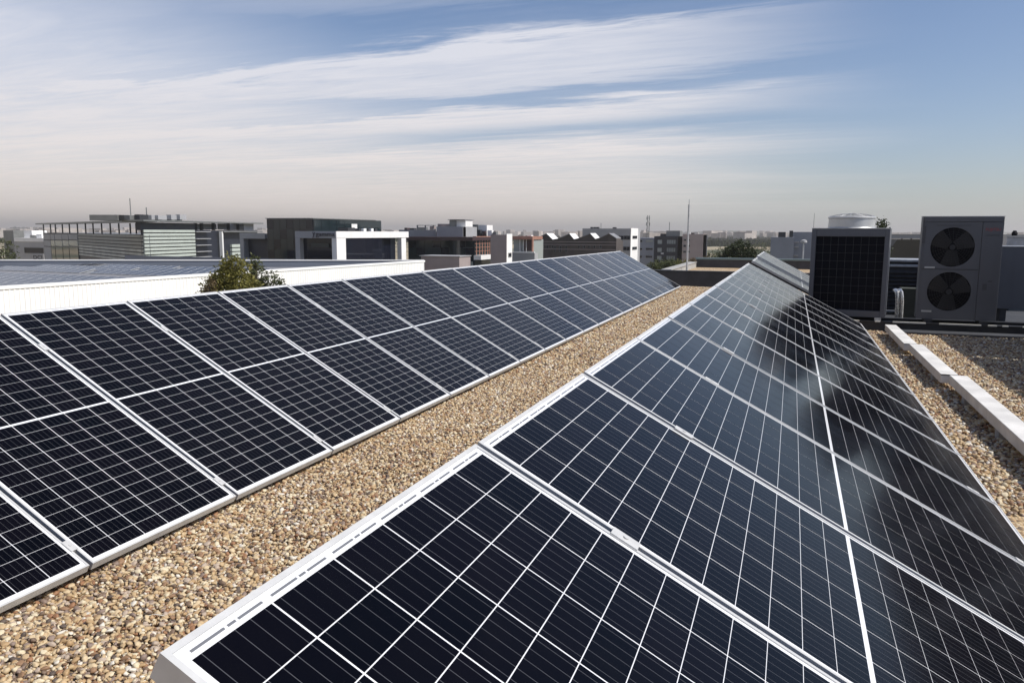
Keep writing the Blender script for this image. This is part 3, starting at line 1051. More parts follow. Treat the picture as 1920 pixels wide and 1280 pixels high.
class Bld:
    def __init__(s, name, label, cat, face):
        s.f = face
        s.o = np.array([face.A[0], face.A[1], GROUND])
        s.e = thing(name, label, cat, tuple(s.o))

    def pts(s, F, px0, px1, py0, py1, v0, v1):
        pm = (px0+px1)/2
        u0, u1 = F.uv(px0, py0)[0], F.uv(px1, py0)[0]
        zt, zb = F.uv(pm, py0)[1], F.uv(pm, py1)[1]
        if u0 > u1:
            u0, u1 = u1, u0
        if F.mode == 'y':
            u0 = max(u0, 0.0)
        ps = [F.p(u0, v0, zb), F.p(u1, v0, zb), F.p(u1, v1, zb), F.p(u0, v1, zb),
              F.p(u0, v0, zt), F.p(u1, v0, zt), F.p(u1, v1, zt), F.p(u0, v1, zt)]
        return [tuple(q-s.o) for q in ps]

    def box(s, name, px0, px1, py0, py1, v0, v1, material, F=None, parent=None, bevel=0.0):
        return MB().hexa(s.pts(F or s.f, px0, px1, py0, py1, v0, v1)).build(name, material, parent or s.e, bevel=bevel)

    def window(s, px0, px1, py0, py1, F=None, pane=None, frame=None, v=0.0, mull=0):
        F = F or s.f
        pane, frame = pane or M_GLASS, frame or M_GREYM
        u0, u1 = F.uv(px0, py0)[0], F.uv(px1, py0)[0]
        if u0 > u1:
            u0, u1 = u1, u0
        pm = (px0+px1)/2
        zt, zb = F.uv(pm, py0)[1], F.uv(pm, py1)[1]
        m = MB()
        fw = min(0.10, (u1-u0)*0.12)
        def bx(a, b, c, d, v0, v1):
            m.hexa([tuple(F.p(*q)-s.o) for q in ((a, v0, c), (b, v0, c), (b, v1, c), (a, v1, c), (a, v0, d), (b, v0, d), (b, v1, d), (a, v1, d))])
        bx(u0, u1, zt-fw, zt, v-0.08, v-0.002)
        bx(u0, u1, zb, zb+fw, v-0.08, v-0.002)
        bx(u0, u0+fw, zb+fw, zt-fw, v-0.08, v-0.002)
        bx(u1-fw, u1, zb+fw, zt-fw, v-0.08, v-0.002)
        for k in range(1, mull+1):
            c = u0+(u1-u0)*k/(mull+1)
            bx(c-fw*0.4, c+fw*0.4, zb+fw, zt-fw, v-0.06, v-0.002)
        w = m.build('window', frame, s.e)
        m2 = MB()
        m2.hexa([tuple(F.p(*q)-s.o) for q in ((u0+fw, v-0.03, zb+fw), (u1-fw, v-0.03, zb+fw), (u1-fw, v-0.004, zb+fw), (u0+fw, v-0.004, zb+fw),
                                              (u0+fw, v-0.03, zt-fw), (u1-fw, v-0.03, zt-fw), (u1-fw, v-0.004, zt-fw), (u0+fw, v-0.004, zt-fw))])
        m2.build('pane', pane, w)
        return w

    def text(s, name, body, px0, px1, py0, py1, material, F=None, v=-0.1):
        F = F or s.f
        me = lettering(body, 1.0, 0.03)
        me.materials.append(material)
        co = np.empty(len(me.vertices)*3)
        me.vertices.foreach_get('co', co)
        co = co.reshape(-1, 3)
        mn, mx = co.min(0), co.max(0)
        u0, u1 = F.uv(px0, py0)[0], F.uv(px1, py0)[0]
        pm = (px0+px1)/2
        zt, zb = F.uv(pm, py0)[1], F.uv(pm, py1)[1]
        out = []
        for c in co:
            u = u0+(u1-u0)*(c[0]-mn[0])/(mx[0]-mn[0])
            z = zb+(zt-zb)*(c[1]-mn[1])/(mx[1]-mn[1])
            out.append(F.p(u, v-c[2], z)-s.o)
        me.vertices.foreach_set('co', np.array(out, dtype=np.float32).ravel())
        me.update()
        return link_mesh(name, me, s.e)


# ------------------------------------------------------------------ the white hall next door
hw0, hw1 = np.array([-41.6, 8.0]), np.array([-36.7, 76.05])
hall_z = -1.5
t = thing('industrial_hall', 'long white corrugated hall with solar panels on its flat grey roof', 'hall', (hw0[0], hw0[1], GROUND))
HO = np.array([hw0[0], hw0[1], GROUND])
hd = (hw1-hw0)/np.linalg.norm(hw1-hw0)
hn = np.array([hd[1], -hd[0]])          # towards our roof
hlen = float(np.linalg.norm(hw1-hw0))
prof, step = [], 0.30
k = 0.0
while k < hlen-step:
    prof += [(k, 0.0), (k+0.17, 0.0), (k+0.19, 0.035), (k+0.28, 0.035)]
    k += step
prof.append((hlen, 0.0))
m = MB()
for (a, d) in prof:
    q = hd*a + hn*d
    m.v += [(q[0], q[1], 0.0), (q[0], q[1], hall_z-GROUND-0.18)]
for i in range(len(prof)-1):
    m.f.append((2*i, 2*i+2, 2*i+3, 2*i+1))
M_SHEETW = mat('white_sheet', (0.84, 0.83, 0.80), 0.5, var=0.04, vscale=0.3, streak=0.12)
m.build('corrugated_wall', M_SHEETW, t)


def hallbox(name, a0, a1, d0, d1, z0, z1, material):
    ps = [hd*a0+hn*d0, hd*a1+hn*d0, hd*a1+hn*d1, hd*a0+hn*d1]
    pp = [(q[0], q[1], z0-GROUND) for q in ps]+[(q[0], q[1], z1-GROUND) for q in ps]
    return MB().hexa(pp).build(name, material, t)


hallbox('wall_cap', -0.1, hlen+0.1, -0.35, 0.07, hall_z-0.18, hall_z, M_SHEETW)
hallbox('end_wall', hlen-0.02, hlen+0.12, -0.36, -45, 0+GROUND, hall_z-0.20, M_BLUEW)
q0, q1 = gz(-60, 486.5, hall_z), gz(795, 487.0, hall_z)
far = MB()
rd = (q0[:2]-q1[:2]); rl = np.linalg.norm(rd); rd = rd/rl
rn = np.array([-rd[1], rd[0]])
if np.dot(rn, q1[:2]-CAM[:2]) < 0:
    rn = -rn
def farbox(name, d0, d1, z0, z1, material):
    A, B = q1[:2]-HO[:2], q1[:2]+rd*(rl+25)-HO[:2]
    ps = [A+rn*d0, B+rn*d0, B+rn*d1, A+rn*d1]
    MB().hexa([(q[0], q[1], z0-GROUND) for q in ps]+[(q[0], q[1], z1-GROUND) for q in ps]).build(name, material, t)
farbox('far_parapet', 0.0, 0.25, -2.6, hall_z-0.121, M_BLUEW)
farbox('far_parapet_cap', -0.06, 0.32, hall_z-0.12, hall_z, M_SHEETW)
zr = -2.25
ps = [hw0-hn*0.36, hw1-hn*0.36, q1[:2]+rd*(rl+25), hw0-hn*70]
MB().hexa([(q[0]-HO[0], q[1]-HO[1], 0.02) for q in ps]+[(q[0]-HO[0], q[1]-HO[1], zr-GROUND) for q in ps]).build('roof', M_ROOFG, t)
# panels on the hall roof
M_PVFAR = mat('far_cells', (0.012, 0.013, 0.02), 0.12, spec=0.5)
fm = MB().box(-0.5, 0.5, -0.83, 0.83, 0.0, 0.035).mesh('frame', M_ALU)
cmf = MB()
for ia in range(2):
    for ib in range(1):
        cmf.box(-0.475+ia*0.478, -0.003+ia*0.478, -0.80, 0.80, 0.0352, 0.037)
cmf = cmf.mesh('cells', M_PVFAR)
cnt = 0
for r_ in range(9):
    for c_ in range(30):
        a = 20.0+r_*3.9
        d = -2.2-c_*1.03
        if r_ in (5,) or (r_ + c_) % 23 == 0:
            continue
        q = hw0+hd*a+hn*d
        # inside the picture only
        v_ = np.array([q[0], q[1], zr+0.4])-CAM
        zc_ = np.dot(v_, FWD)
        if zc_ <= 0:
            continue
        px = 960+FPX*np.dot(v_, RGT)/zc_
        if px < -30 or px > 640:
            continue
        pt = thing('solar_panel', 'small tilted solar panel on the white hall roof, %s row from its far parapet' % ORD[8-r_-(r_ < 5)], 'solar panel', (q[0], q[1], zr), (R(10), 0, math.atan2(hd[1], hd[0])-R(90)), 'hall roof solar panels, %s row from the far parapet' % ORD[8-r_-(r_ < 5)])
        link_mesh('frame', fm, pt, (0, 0, 0.17))
        link_mesh('cells', cmf, pt, (0, 0, 0.17))
        link_mesh('support', bpy.data.meshes.get('support_block') or MB().box(-0.4, 0.4, -0.7, 0.7, -0.13, 0.168).mesh('support_block', M_STEEL), pt)
        cnt += 1
print('hall panels', cnt)

# ------------------------------------------------------------------ office buildings
# far low group with the lettered sign
F1 = Face(25, 225, 80, mode='x')
b = Bld('office_building', 'low pale building with a dark window band and a lettered sign', 'building', F1)
b.box('wall', 25, 82, 451, None, 0, 14, M_GREYR)
b.box('roof_edge', 26, 82, 446.5, 453, -0.15, 13, M_WHITE)
b.window(43, 80, 464, 475)
b.box('sign_board', 55, 80, 476, 487, -0.25, -0.05, M_GREYR)
b.text('lettering', 'DCI', 61, 77, 478.5, 486, M_BLACK, v=-0.30)
b.box('roof_box', 27, 42, 432, 446, 3, 8, M_WHITE)
b.box('roof_unit', 56, 66, 439, 446.4, 2, 5, M_WHITE)
b.box('roof_unit', 44, 52, 441, 446.4, 2, 4, M_GREYM)
F1b = Face(7, 245, 25, mode='x')
b = Bld('office_building', 'narrow dark grey block beside the low pale building', 'building', F1b)
b.box('wall', 6, 25, 432, None, 0, 12, M_GREYM)
b.window(9, 22, 452, 460, F1b)
b.window(9, 22, 466, 474, F1b)

# glazed office with roof pergola
FL = Face(78, 205, 268, 128)
FR_ = Face(268, 128, 487, 168)
b = Bld('office_building', 'long glazed office with an open roof pergola and pale green slatted corner', 'building', FL)
b.box('glazed_body', 78, 265.5, 438.5, None, 0.3, 1.2, M_NAVY, FL)
b.box('rear_body', 274, 486, 432, None, 0.4, 1.0, M_NAVY, FR_)
b.box('roof_slab', 74, 264, 415.5, 418.5, -0.8, 3, M_GREYM, FL)
zc_ = FL.uv(262, 432)[1]
fc = FL.B+FL.n*1.5-FL.t*3.5
fp = [FL.A+FL.n*1.5, fc, fc+FR_.t*34, FL.A+FL.n*1.5+FR_.t*34]
MB().hexa([(q[0]-b.o[0], q[1]-b.o[1], 0) for q in fp]+[(q[0]-b.o[0], q[1]-b.o[1], FL.uv(170, 438)[1]-GROUND) for q in fp]).build('core', M_GREYM, b.e)
b.box('roof_slab', 262, 488, 415.0, 417.5, -0.8, 3, M_GREYM, FR_)
for px in (79, 92, 101, 114, 127, 142, 157, 171, 187, 203, 219, 240, 251):
    b.box('pergola_post', px-0.45, px+0.45, 418.6, 438.4, 0.3, 0.5, M_DARKSTEEL, FL)
b.box('attic_storey', 270, 372, 418, 431.9, 0.5, 1.4, M_NAVY, FR_)
for px in (373, 384, 406, 434, 452):
    b.box('pergola_post', px-0.7, px+0.7, 418.5, 431.9, 0.3, 0.9, M_DARKSTEEL, FR_)
for (x0, x1) in ((374, 383), (385, 405), (407, 433), (435, 451)):
    b.box('blind', x0, x1, 419.5, 430.5, 3.0, 3.1, M_GREYR, FR_)
b.box('end_wall', 462, 480, 419, 431.9, 0.5, 5, M_GREYR, FR_)
edges = (80, 93, 101, 115, 127, 144)
rows = ((439.5, 449), (451, 461), (463, 486))
for i in range(5):
    for j, (y0, y1) in enumerate(rows):
        b.box('pane', edges[i]+0.5, edges[i+1]-0.5, y0, y1, 0.05, 0.25, M_GLASS if j == 2 and i > 0 else M_GLASSP if i and j else M_GREYR, FL)
for k in range(8):
    y0 = 439.5+k*6.0
    b.box('louvre_band', 145.5, 266.5, y0, y0+(4.2 if k < 4 else 3.8), 0.0, 0.25, M_SLATD if k < 4 else M_SLATL, FL)
for k in range(9):
    y0 = 431+k*6.6
    b.box('slat', 268.5, 364, y0, y0+4.6, -0.15, 0.02, M_SLAT, FR_)
for y0 in (434, 447, 459, 471, 481):
    b.box('sun_blade', 364, 391, y0, y0+1.2, -0.5, 0.35, M_GREYR, FR_)
b.box('column', 410.5, 413, 434, None, -0.6, 0.0, M_WHITE, FR_)
b.box('canopy', 412, 486, 433.5, 435.5, -0.8, 0.3, M_GREYM, FR_)
for k in range(4):
    y0 = 458+k*7.2
    b.box('slat', 433, 459, y0, y0+5.3, -0.1, 0.35, M_SLAT, FR_)
b.box('plant_screen', 254, 371, 405, 414.9, 3.0, 8, M_GREYM, FR_)
for (x0, x1, y0) in ((256, 266, 403.5), (284, 300, 402.5), (306, 312, 403.5), (318, 334, 404), (342, 352, 403), (358, 370, 402.5)):
    b.box('roof_unit', x0, x1, y0, 412.0, 2.0, 2.9, M_GREYR if x0 % 4 else M_DARKSTEEL, FR_)
b.box('aerial', 293.3, 294.0, 372, 404, 4.5, 4.6, M_GREYM, FR_)
b.box('aerial', 321.6, 322.5, 389, 405, 4.5, 4.6, M_GREYM, FR_)

# dark glass block with white portals
FA = Face(500, 112, 587, mode='x')
FB = Face(587, 112, 659, mode='y')
b = Bld('office_building', 'dark glass office block with white portal frames and a small lettered fascia', 'building', FA)
b.box('glass_body', 500, 586.5, 410, None, 0.2, 20, M_GLASST, FA)
b.box('roof_edge', 499, 588, 408.8, 410.2, -0.1, 18, M_GREYM, FA)
for i in range(7):
    for j in range(4):
        x0, y0 = 500.5+i*12.3, 411.0+j*19
        b.box('pane', x0, x0+11.8, y0, y0+18.2, 0.05, 0.18, M_GLASST if (i+j) % 3 else M_GLASS, FA)
for i in range(5):
    for j in range(3):
        x0, y0 = 588+i*14.2, 413.0+j*8
        b.box('pane', x0, x0+13.6, y0, y0+7.6, -0.12, 0.0, M_GLASST, FB)
b.box('stair_tower', 659, 670, 420, None, 0.0, 3.0, M_WHITE, FB)
FC = Face(453, 118, 500, mode='x')
b.box('portal_beam', 453, 500, 437, 447.5, -0.5, 3, M_GREYR, FC)
b.box('portal_post', 453, 460, 447.6, None, -0.5, 3, M_GREYR, FC)
b.box('portal_glass', 460.2, 500, 447.6, None, 0.6, 3, M_NAVY, FC)
FD = Face(553, 98, 630, mode='x')
FE = Face(630, 98, 766, mode='y')
b.box('portal_beam', 553, 629.5, 433.5, 446.5, 0, 16, M_GREYR, FD)  # portal front coloured grey for its shaded side
b.box('portal_post', 553, 561.5, 446.6, None, 0, 4, M_GREYR, FD)
b.box('portal_glass', 561.7, 627.5, 446.6, None, 0.8, 12, M_GLASS, FD)
b.box('poster', 577, 611, 456, 463.5, 0.6, 0.75, M_GLASST, FD)
b.text('lettering', 'gamma', 593, 628, 437.2, 445.5, M_NAVY, FD, v=-0.12)
b.text('emblem', 'y', 586.5, 591.5, 435.2, 446.0, M_NAVY, FD, v=-0.12)
b.box('lit_beam', 630, 766, 434, 446, 0, 0.7, M_WHITE, FE)  # same portal, coloured white for its sunlit side
b.box('lit_post', 630, 648, 446.1, None, 0, 0.7, M_WHITE, FE)
for i in range(8):
    x0 = 648.3+i*12.9
    b.box('portal_glass', x0, x0+12.4, 446.1, None, 0.9, 1.4, M_GLASS, FE)
b.box('lit_post', 752.5, 761, 446.1, None, 0, 0.7, M_WHITE, FE)
for (x0, x1) in ((677, 690), (697, 702), (706, 711), (713, 717), (720, 724), (727, 731)):
    b.box('roof_unit', x0, x1, 427 if x0 < 690 else 428.5, 433.9, 2, 3.5, M_DARKSTEEL if x0 % 2 else M_WHITE, FE)

# brown-roofed glass building
FA = Face(764, 122, 889, mode='x')
FB = Face(889, 122, 919, mode='y')
b = Bld('office_building', 'green glass building under a flat dark brown roof with grey roof boxes', 'building', FA)
b.box('glass_body', 764, 889, 450, None, 0.2, 16, M_GLASST, FA)
for i in range(8):
    for j in range(3):
        x0, y0 = 765+i*15.4, 451.5+j*13
        b.box('pane', x0, x0+14.9, y0, y0+12.5, 0.04, 0.18, M_GLASST if (i*2+j) % 3 else M_GLASS, FA)
b.box('roof_plate', 752, 893, 444, 450.5, -1.5, 16, M_BROWNM, FA)
b.box('copper_fascia', 889.5, 919, 443, 450, -0.3, 0.3, M_COPPER, FB)
b.box('side_body', 889.5, 918, 450.1, None, 0.3, 2, M_GLASSP, FB)
for px in (893, 899, 904, 909, 914, 918):
    b.box('mullion', px-0.5, px+0.5, 450.2, 478, -0.05, 0.28, M_COPPER, FB)
for py in (456, 463, 470):
    b.box('transom', 890, 918, py, py+0.8, -0.04, 0.25, M_COPPER, FB)
b.box('balcony', 889, 917, 478, 486, -1.0, 0.25, M_WHITE, FB)
FG = Face(766, 130, 818, mode='x')
b.box('roof_block', 748, 817.5, 431, 443.9, 0, 8, M_GREYR, FG)
FG = Face(818, 127, 868, mode='x')
FH = Face(868, 127, 873.5, mode='y')
b.box('roof_block', 818.5, 868, 425, 443.9, 0, 6, M_GREYR, FG)
b.box('roof_block_side', 868.05, 873.5, 425, 443.9, 0, 0.4, M_WHITE, FH)
b.box('lift_box', 838, 850, 412.5, 424.9, 1, 4, M_GREYM, FG)
b.box('lift_box_side', 850.2, 867.5, 412.3, 424.9, 1.2, 4.2, M_WHITE, FG)
b.box('lift_box_roof', 837, 869, 411.3, 412.2, 0.5, 4.6, M_ROOFG, FG)
for px in (777, 792, 807):
    b.box('frame_post', px-0.5, px+0.5, 422.5, 430.9, 1, 1.3, M_ROOFG, FG)
b.box('frame_beam', 776, 812, 422, 423, 1, 1.3, M_ROOFG, FG)
b.box('roof_unit', 811, 838, 419.5, 424.9, 2, 4, M_MAUVE, FG)
for (x0, x1, y0, mt) in ((748, 753, 427, M_BROWNM), (758, 766, 427.5, M_DARKSTEEL), (774, 788, 426, M_GREYM), (796, 803, 424, M_MAUVE)):
    b.box('roof_unit', x0, x1, y0, 430.9, 2, 3, mt, FG)
FI = Face(874, 135, 896, mode='x')
b.box('roof_cabin', 881, 896, 421, 443.9, 0, 3, M_GREYM, FI)
b.box('roof_cabin_side', 896.2, 912, 422, 443, 0.2, 3, M_WHITE, FI)
for (x0, x1, y0, mt) in ((875, 880, 428, M_BROWNM), (884, 891, 428.5, M_DARKSTEEL), (899, 904, 431, M_DARKSTEEL), (908, 913, 433, M_BROWNM), (918, 926, 432, M_WHITE), (928, 934, 434.5, M_GREYM)):
    b.box('roof_unit', x0, x1, y0, 444, -1.0, -0.1, mt, FI)
FJ = Face(789, 108, 861, mode='x')
b = Bld('plant_wall', 'plain grey wall block standing before the green glass building', 'wall', FJ)
b.box('wall', 789, 861, 481, None, 0, 4, M_MAUVE, FJ)
b.box('coping', 786, 862.5, 479.5, 480.9, -0.1, 4.1, M_GREYR, FJ)

FA = Face(919, 118, 950, mode='x')
FB = Face(950, 118, 961, mode='y')
FC = Face(961, 126, 1000, mode='x')
b = Bld('office_building', 'grey and white slab building with a copper framed glass bay', 'building', FA)
b.box('grey_slab', 920, 949.8, 440, None, 0, 2.5, M_MAUVE, FA)
b.box('white_slab', 950, 960.5, 438.5, None, 0, 0.5, M_WHITE, FB)
b.window(953, 958.5, 474, 482, FB)
b.box('copper_fascia', 960, 1000, 443, 449, -0.4, 5, M_COPPER, FC)
b.box('copper_post', 998, 1000, 449.1, 475, -0.35, 0.2, M_COPPER, FC)
b.box('glass_bay', 961, 997.9, 449.1, None, 0.6, 6, M_GLASSP, FC)
b.box('dark_bay', 981, 997, 450.5, 470, 0.3, 0.55, M_BROWNM, FC)
for px in (974, 981, 986):
    b.box('mullion', px-0.5, px+0.5, 449.2, 474, 0.2, 0.5, M_WHITE, FC)
b.box('terrace', 959, 1007, 474, None, -1.2, 0.5, M_GREYR, FC)
b.box('terrace_rail', 959, 1007, 471.5, 473.9, -1.3, -1.0, M_WHITE, FC)
b.box('roof_unit', 983, 989, 441, 442.9, 2, 3, M_WHITE, FC)

# sawtooth brick works
FA = Face(1002, 160, 1156, mode='x')
b = Bld('brick_works', 'dark brick works with four sawtooth roof gables', 'building', FA)
prof = [(1000, 449), (1008, 447), (1025, 438.5), (1037, 450), (1046, 448.5), (1068, 439), (1077, 449.5), (1084, 448), (1107, 438.5), (1117, 449), (1124, 447), (1142, 438.5), (1156, 447.5)]
m = MB()
n = len(prof)
for v_ in (0, 4.5):
    for (px, py) in prof:
        u, z = FA.uv(px, py)
        m.v.append(tuple(FA.p(u, v_, z)-b.o))
    for (px, py) in prof:
        u, z = FA.uv(px, None)
        m.v.append(tuple(FA.p(u, v_, z)-b.o))
for i in range(n-1):
    m.f.append((n+i, n+i+1, i+1, i))
m.f.append((n-1, 2*n-1, 4*n-1, 3*n-1))
m.build('wall', M_BRICK, b.e)
for i in range(n-1):
    mm = MB()
    a0, a1 = FA.uv(*prof[i]), FA.uv(*prof[i+1])
    steep = prof[i+1][1] > prof[i][1]
    ps = [FA.p(a0[0], -0.15, a0[1]), FA.p(a1[0], -0.15, a1[1]), FA.p(a1[0], 4.6, a1[1]), FA.p(a0[0], 4.6, a0[1])]
    mm.hexa([tuple(q-b.o+np.array([0, 0, 0.01])) for q in ps]+[tuple(q-b.o+np.array([0, 0, 0.14])) for q in ps])
    mm.build('roof_slope', M_WHITE if steep and i < 9 else M_ROOFG, b.e)
b.box('rear_hall', 1002, 1154, 451, None, 4.7, 8, M_BRICK, FA)
for py in (453, 458.5, 467):
    b.box('brick_course', 1001, 1155.5, py, py+0.9, -0.06, -0.005, M_MAUVE, FA)
for px in (1018, 1027, 1036, 1086, 1096, 1105, 1115, 1127):
    b.window(px-1.6, px+1.6, 460, 465.5, FA)
for px in (1041, 1051, 1062):
    b.window(px-1.6, px+1.6, 461, 473, FA)
# office with white stair tower
FA = Face(1092, 182, 1183, mode='x')
FB = Face(1183, 182, 1196.5, mode='y')
b = Bld('office_building', 'grey office block with a bright white end wall and window bands', 'building', FA)
b.box('grey_wall', 1092, 1182.8, 428.5, None, 0, 12, M_GREYR, FA)
b.box('white_wall', 1183, 1196.5, 428, None, 0, 0.5, M_WHITE, FB)
for py in (441.5, 462):
    b.window(1152, 1182, py, py+8, FA, mull=4)
    b.window(1186, 1194.5, py+0.5, py+6, FB, mull=1)
for (x0, x1, y0) in ((1103, 1107, 425.5), (1109, 1113, 425.5), (1114.5, 1118.5, 425.5), (1145, 1151, 426)):
    b.box('roof_unit', x0, x1, y0, 428.4, 2, 3, M_DARKSTEEL, FA)
b.box('aerial', 1122.6, 1123.3, 418, 428.4, 2, 2.1, M_GREYM, FA)
FA = Face(1194, 225, 1229, mode='x')
b = Bld('office_building', 'blue-grey low office beside the dark navy block', 'building', FA)
b.box('wall', 1190, 1229, 446, None, 0, 12, M_BLUEG, FA)
for py in (449.5, 464.5, 479):
    b.window(1198, 1205, py, py+4.5, FA)
    b.window(1211.5, 1225, py, py+4.5, FA, pane=M_GLASSP if py < 455 else M_GLASS)
FA = Face(1227, 200, 1271, mode='x')
FB = Face(1271, 200, 1281, mode='y')
b = Bld('office_building', 'dark navy office block with three rows of windows', 'building', FA)
b.box('wall', 1227, 1271, 443, None, 0, 10, M_NAVY, FA)
b.box('side_wall', 1271.1, 1281, 443.5, None, 0.0, 0.5, M_GREYR, FB)
for py in (449, 464, 479):
    b.window(1233, 1242.5, py, py+9, FA, pane=M_GLASSP, frame=M_NAVY)
    b.window(1250.5, 1268, py, py+9, FA, pane=M_GLASSP, frame=M_NAVY, mull=3)
b.box('sign_panel', 1240.5, 1245.5, 474, 476.5, -0.15, -0.02, M_WHITE, FA)
b.box('plant_screen', 1247, 1273, 432.5, 442.9, 2, 6, M_GREYM, FA)
b.box('roof_unit', 1236, 1246, 438, 442.9, 2, 4, M_DARKSTEEL, FA)
b.box('aerial', 1251, 1252, 416, 432.4, 3, 3.15, M_GREYM, FA)
FA = Face(1280, 190, 1319, mode='x')
FB = Face(1319, 190, 1327, mode='y')
b = Bld('office_building', 'plain mauve block with small paired windows', 'building', FA)
b.box('wall', 1280, 1319, 439, None, 0, 8, M_MAUVE, FA)
b.box('side_wall', 1319.1, 1327, 440, None, 0, 0.5, M_NAVY, FB)
for py in (448, 459, 470):
    b.window(1282, 1287.5, py, py+4, FA)
    b.window(1289, 1294.5, py, py+4, FA)
b.box('roof_unit', 1289.5, 1292, 435.5, 438.9, 2, 3, M_WHITE, FA)
b.box('roof_unit', 1294, 1300, 437, 438.9, 2, 3, M_BROWNM, FA)
# grey block behind the raised panels
FA = Face(1446, 105, 1490, mode='x')
FB = Face(1486, 112, 1540, mode='x')
b = Bld('office_building', 'plain blue-grey block behind the raised solar panels', 'building', FA)
b.box('wall', 1446, 1489.8, 445, None, 0, 6.9, M_BLUEG, FA)
b.box('rear_block', 1486, 1560, 435, None, 0.1, 8, M_BLUEG, FB)
for py in (453, 462, 478):
    b.box('louvre', 1490.5, 1499, py, py+2.2, -0.1, 0.05, M_GREYR, FB)
for (x0, x1, y0) in ((1459, 1473, 435), (1480, 1487, 432.5)):
    b.box('roof_unit', x0, x1, y0, 444.9, 2, 4, M_DARKSTEEL, FA)
# halls behind the condensers
FA = Face(1660, 240, 1990, mode='x')
b = Bld('industrial_hall', 'low blue-grey hall on the skyline behind the condensers', 'hall', FA)
b.box('wall', 1640, 2010, 441, None, 0, 20, M_BLUEW, FA)
b.box('roof_edge', 1640, 2010, 439.5, 440.9, -0.3, 20, M_GREYR, FA)
FA = Face(1660, 48, 1990, mode='x')
b = Bld('industrial_hall', 'hall with a brown pitched roof behind the louvred air handler', 'hall', FA)
m = MB()
pr = [(1660, 486), (1683, 449), (1800, 449), (1830, 486)]
for v_ in (0, 14):
    for (px, py) in pr:
        u, z = FA.uv(px, py)
        m.v.append(tuple(FA.p(u, v_, z)-b.o))
m.f += [(0, 1, 2, 3), (4, 7, 6, 5), (0, 4, 5, 1), (1, 5, 6, 2), (2, 6, 7, 3)]
m.build('roof', mat('brown_roof', (0.075, 0.065, 0.05), 0.8, var=0.15, vscale=0.5), b.e)
b.box('wall', 1660, 1840, 486.5, None, 0.2, 13.8, M_GREYR, FA)
for px in (1694, 1712):
    b.box('chimney', px-1, px+1, 447, 460, 0.5, 0.8, M_BROWNM, FA)

# ------------------------------------------------------------------ masts
def lattice(px, py, depth, label, name='telecom_tower', w0=1.1, w1=0.7):
    g = P3(px, depth)
    d = ray(px, py)
    zt = CAM[2]+d[2]*depth
    t = thing(name, label, 'tower', (g[0], g[1], GROUND))
    H = zt-GROUND
    m = MB()
    n = max(8, int(H/1.8))
    def cor(k, i):
        w = (w0+(w1-w0)*k/n)/2
        return Vector(((-w, w, w, -w)[i], (-w, -w, w, w)[i], H*k/n))
    for i in range(4):
        m.tube([cor(0, i), cor(n, i)], 0.06, 5)
        for k in range(n):
            m.tube([cor(k, i), cor(k+1, (i+1) % 4)], 0.035, 4)
            m.tube([cor(k, i), cor(k, (i+1) % 4)], 0.03, 4)
    m.build('lattice', M_GREYM, t)
    return t, H
t, H = lattice(1215, 404, 300, 'slim lattice telecom tower rising behind the blue-grey office')
for k, (z, w) in enumerate(((-1.0, 0.7), (-3.2, 0.9), (-5.6, 0.6))):
    for s_ in (-1, 1):
        MB().box(s_*w*0.7-0.12, s_*w*0.7+0.12, -0.5, -0.3, H+z-0.7, H+z+0.5).build('antenna_panel', M_GREYM, t)
t, H = lattice(29, 424, 700, 'far lattice power pylon above the lettered building', 'power_pylon', 5, 1.2)
for z, w in ((-1.5, 6), (-5, 8)):
    MB().box(-w, w, -0.3, 0.3, H+z-0.25, H+z+0.25).build('cross_arm', M_GREYM, t)
t, H = lattice(45, 425, 820, 'farther lattice power pylon beside the first one', 'power_pylon', 5, 1.2)
for z, w in ((-1.5, 6), (-5, 8)):
    MB().box(-w, w, -0.3, 0.3, H+z-0.25, H+z+0.25).build('cross_arm', M_GREYM, t)
g = P3(1508, 60)
t = thing('street_lamp', 'pale street lamp post before the plain blue-grey block', 'street lamp', (g[0], g[1], GROUND))
zt = CAM[2]+ray(1508, 456)[2]*60-GROUND
MB().tube([(0, 0, 0), (0, 0, zt)], [0.10, 0.055], 8).build('post', M_STEEL, t, smooth=True)
MB().lathe([(0.05, zt+0.001), (0.25, zt+0.05), (0.22, zt+0.22), (0.05, zt+0.28)], n=12).build('lantern', M_GREYR, t, smooth=True)
g = P3(1525, 90)
zt = CAM[2]+ray(1525, 400)[2]*90-GROUND
MB().tube([(0, 0, 0), (0, 0, zt)], [0.08, 0.02], 6).build('flag_pole', M_GREYM, loc=(g[0], g[1], GROUND), label='thin bare pole rising behind the fan-capped condenser', category='pole')

# ------------------------------------------------------------------ trees
M_BARK = mat('bark', (0.10, 0.075, 0.055), 0.9, var=0.2)
L_OLIVE = mat_leaf('olive_leaf', (0.095, 0.100, 0.026), (0.25, 0.22, 0.060))
L_DARK = mat_leaf('dark_leaf', (0.022, 0.034, 0.016), (0.055, 0.065, 0.026))
L_GREEN = mat_leaf('green_leaf', (0.045, 0.060, 0.024), (0.105, 0.11, 0.045))
L_BROWN = mat_leaf('rusty_leaf', (0.075, 0.055, 0.028), (0.14, 0.10, 0.05))


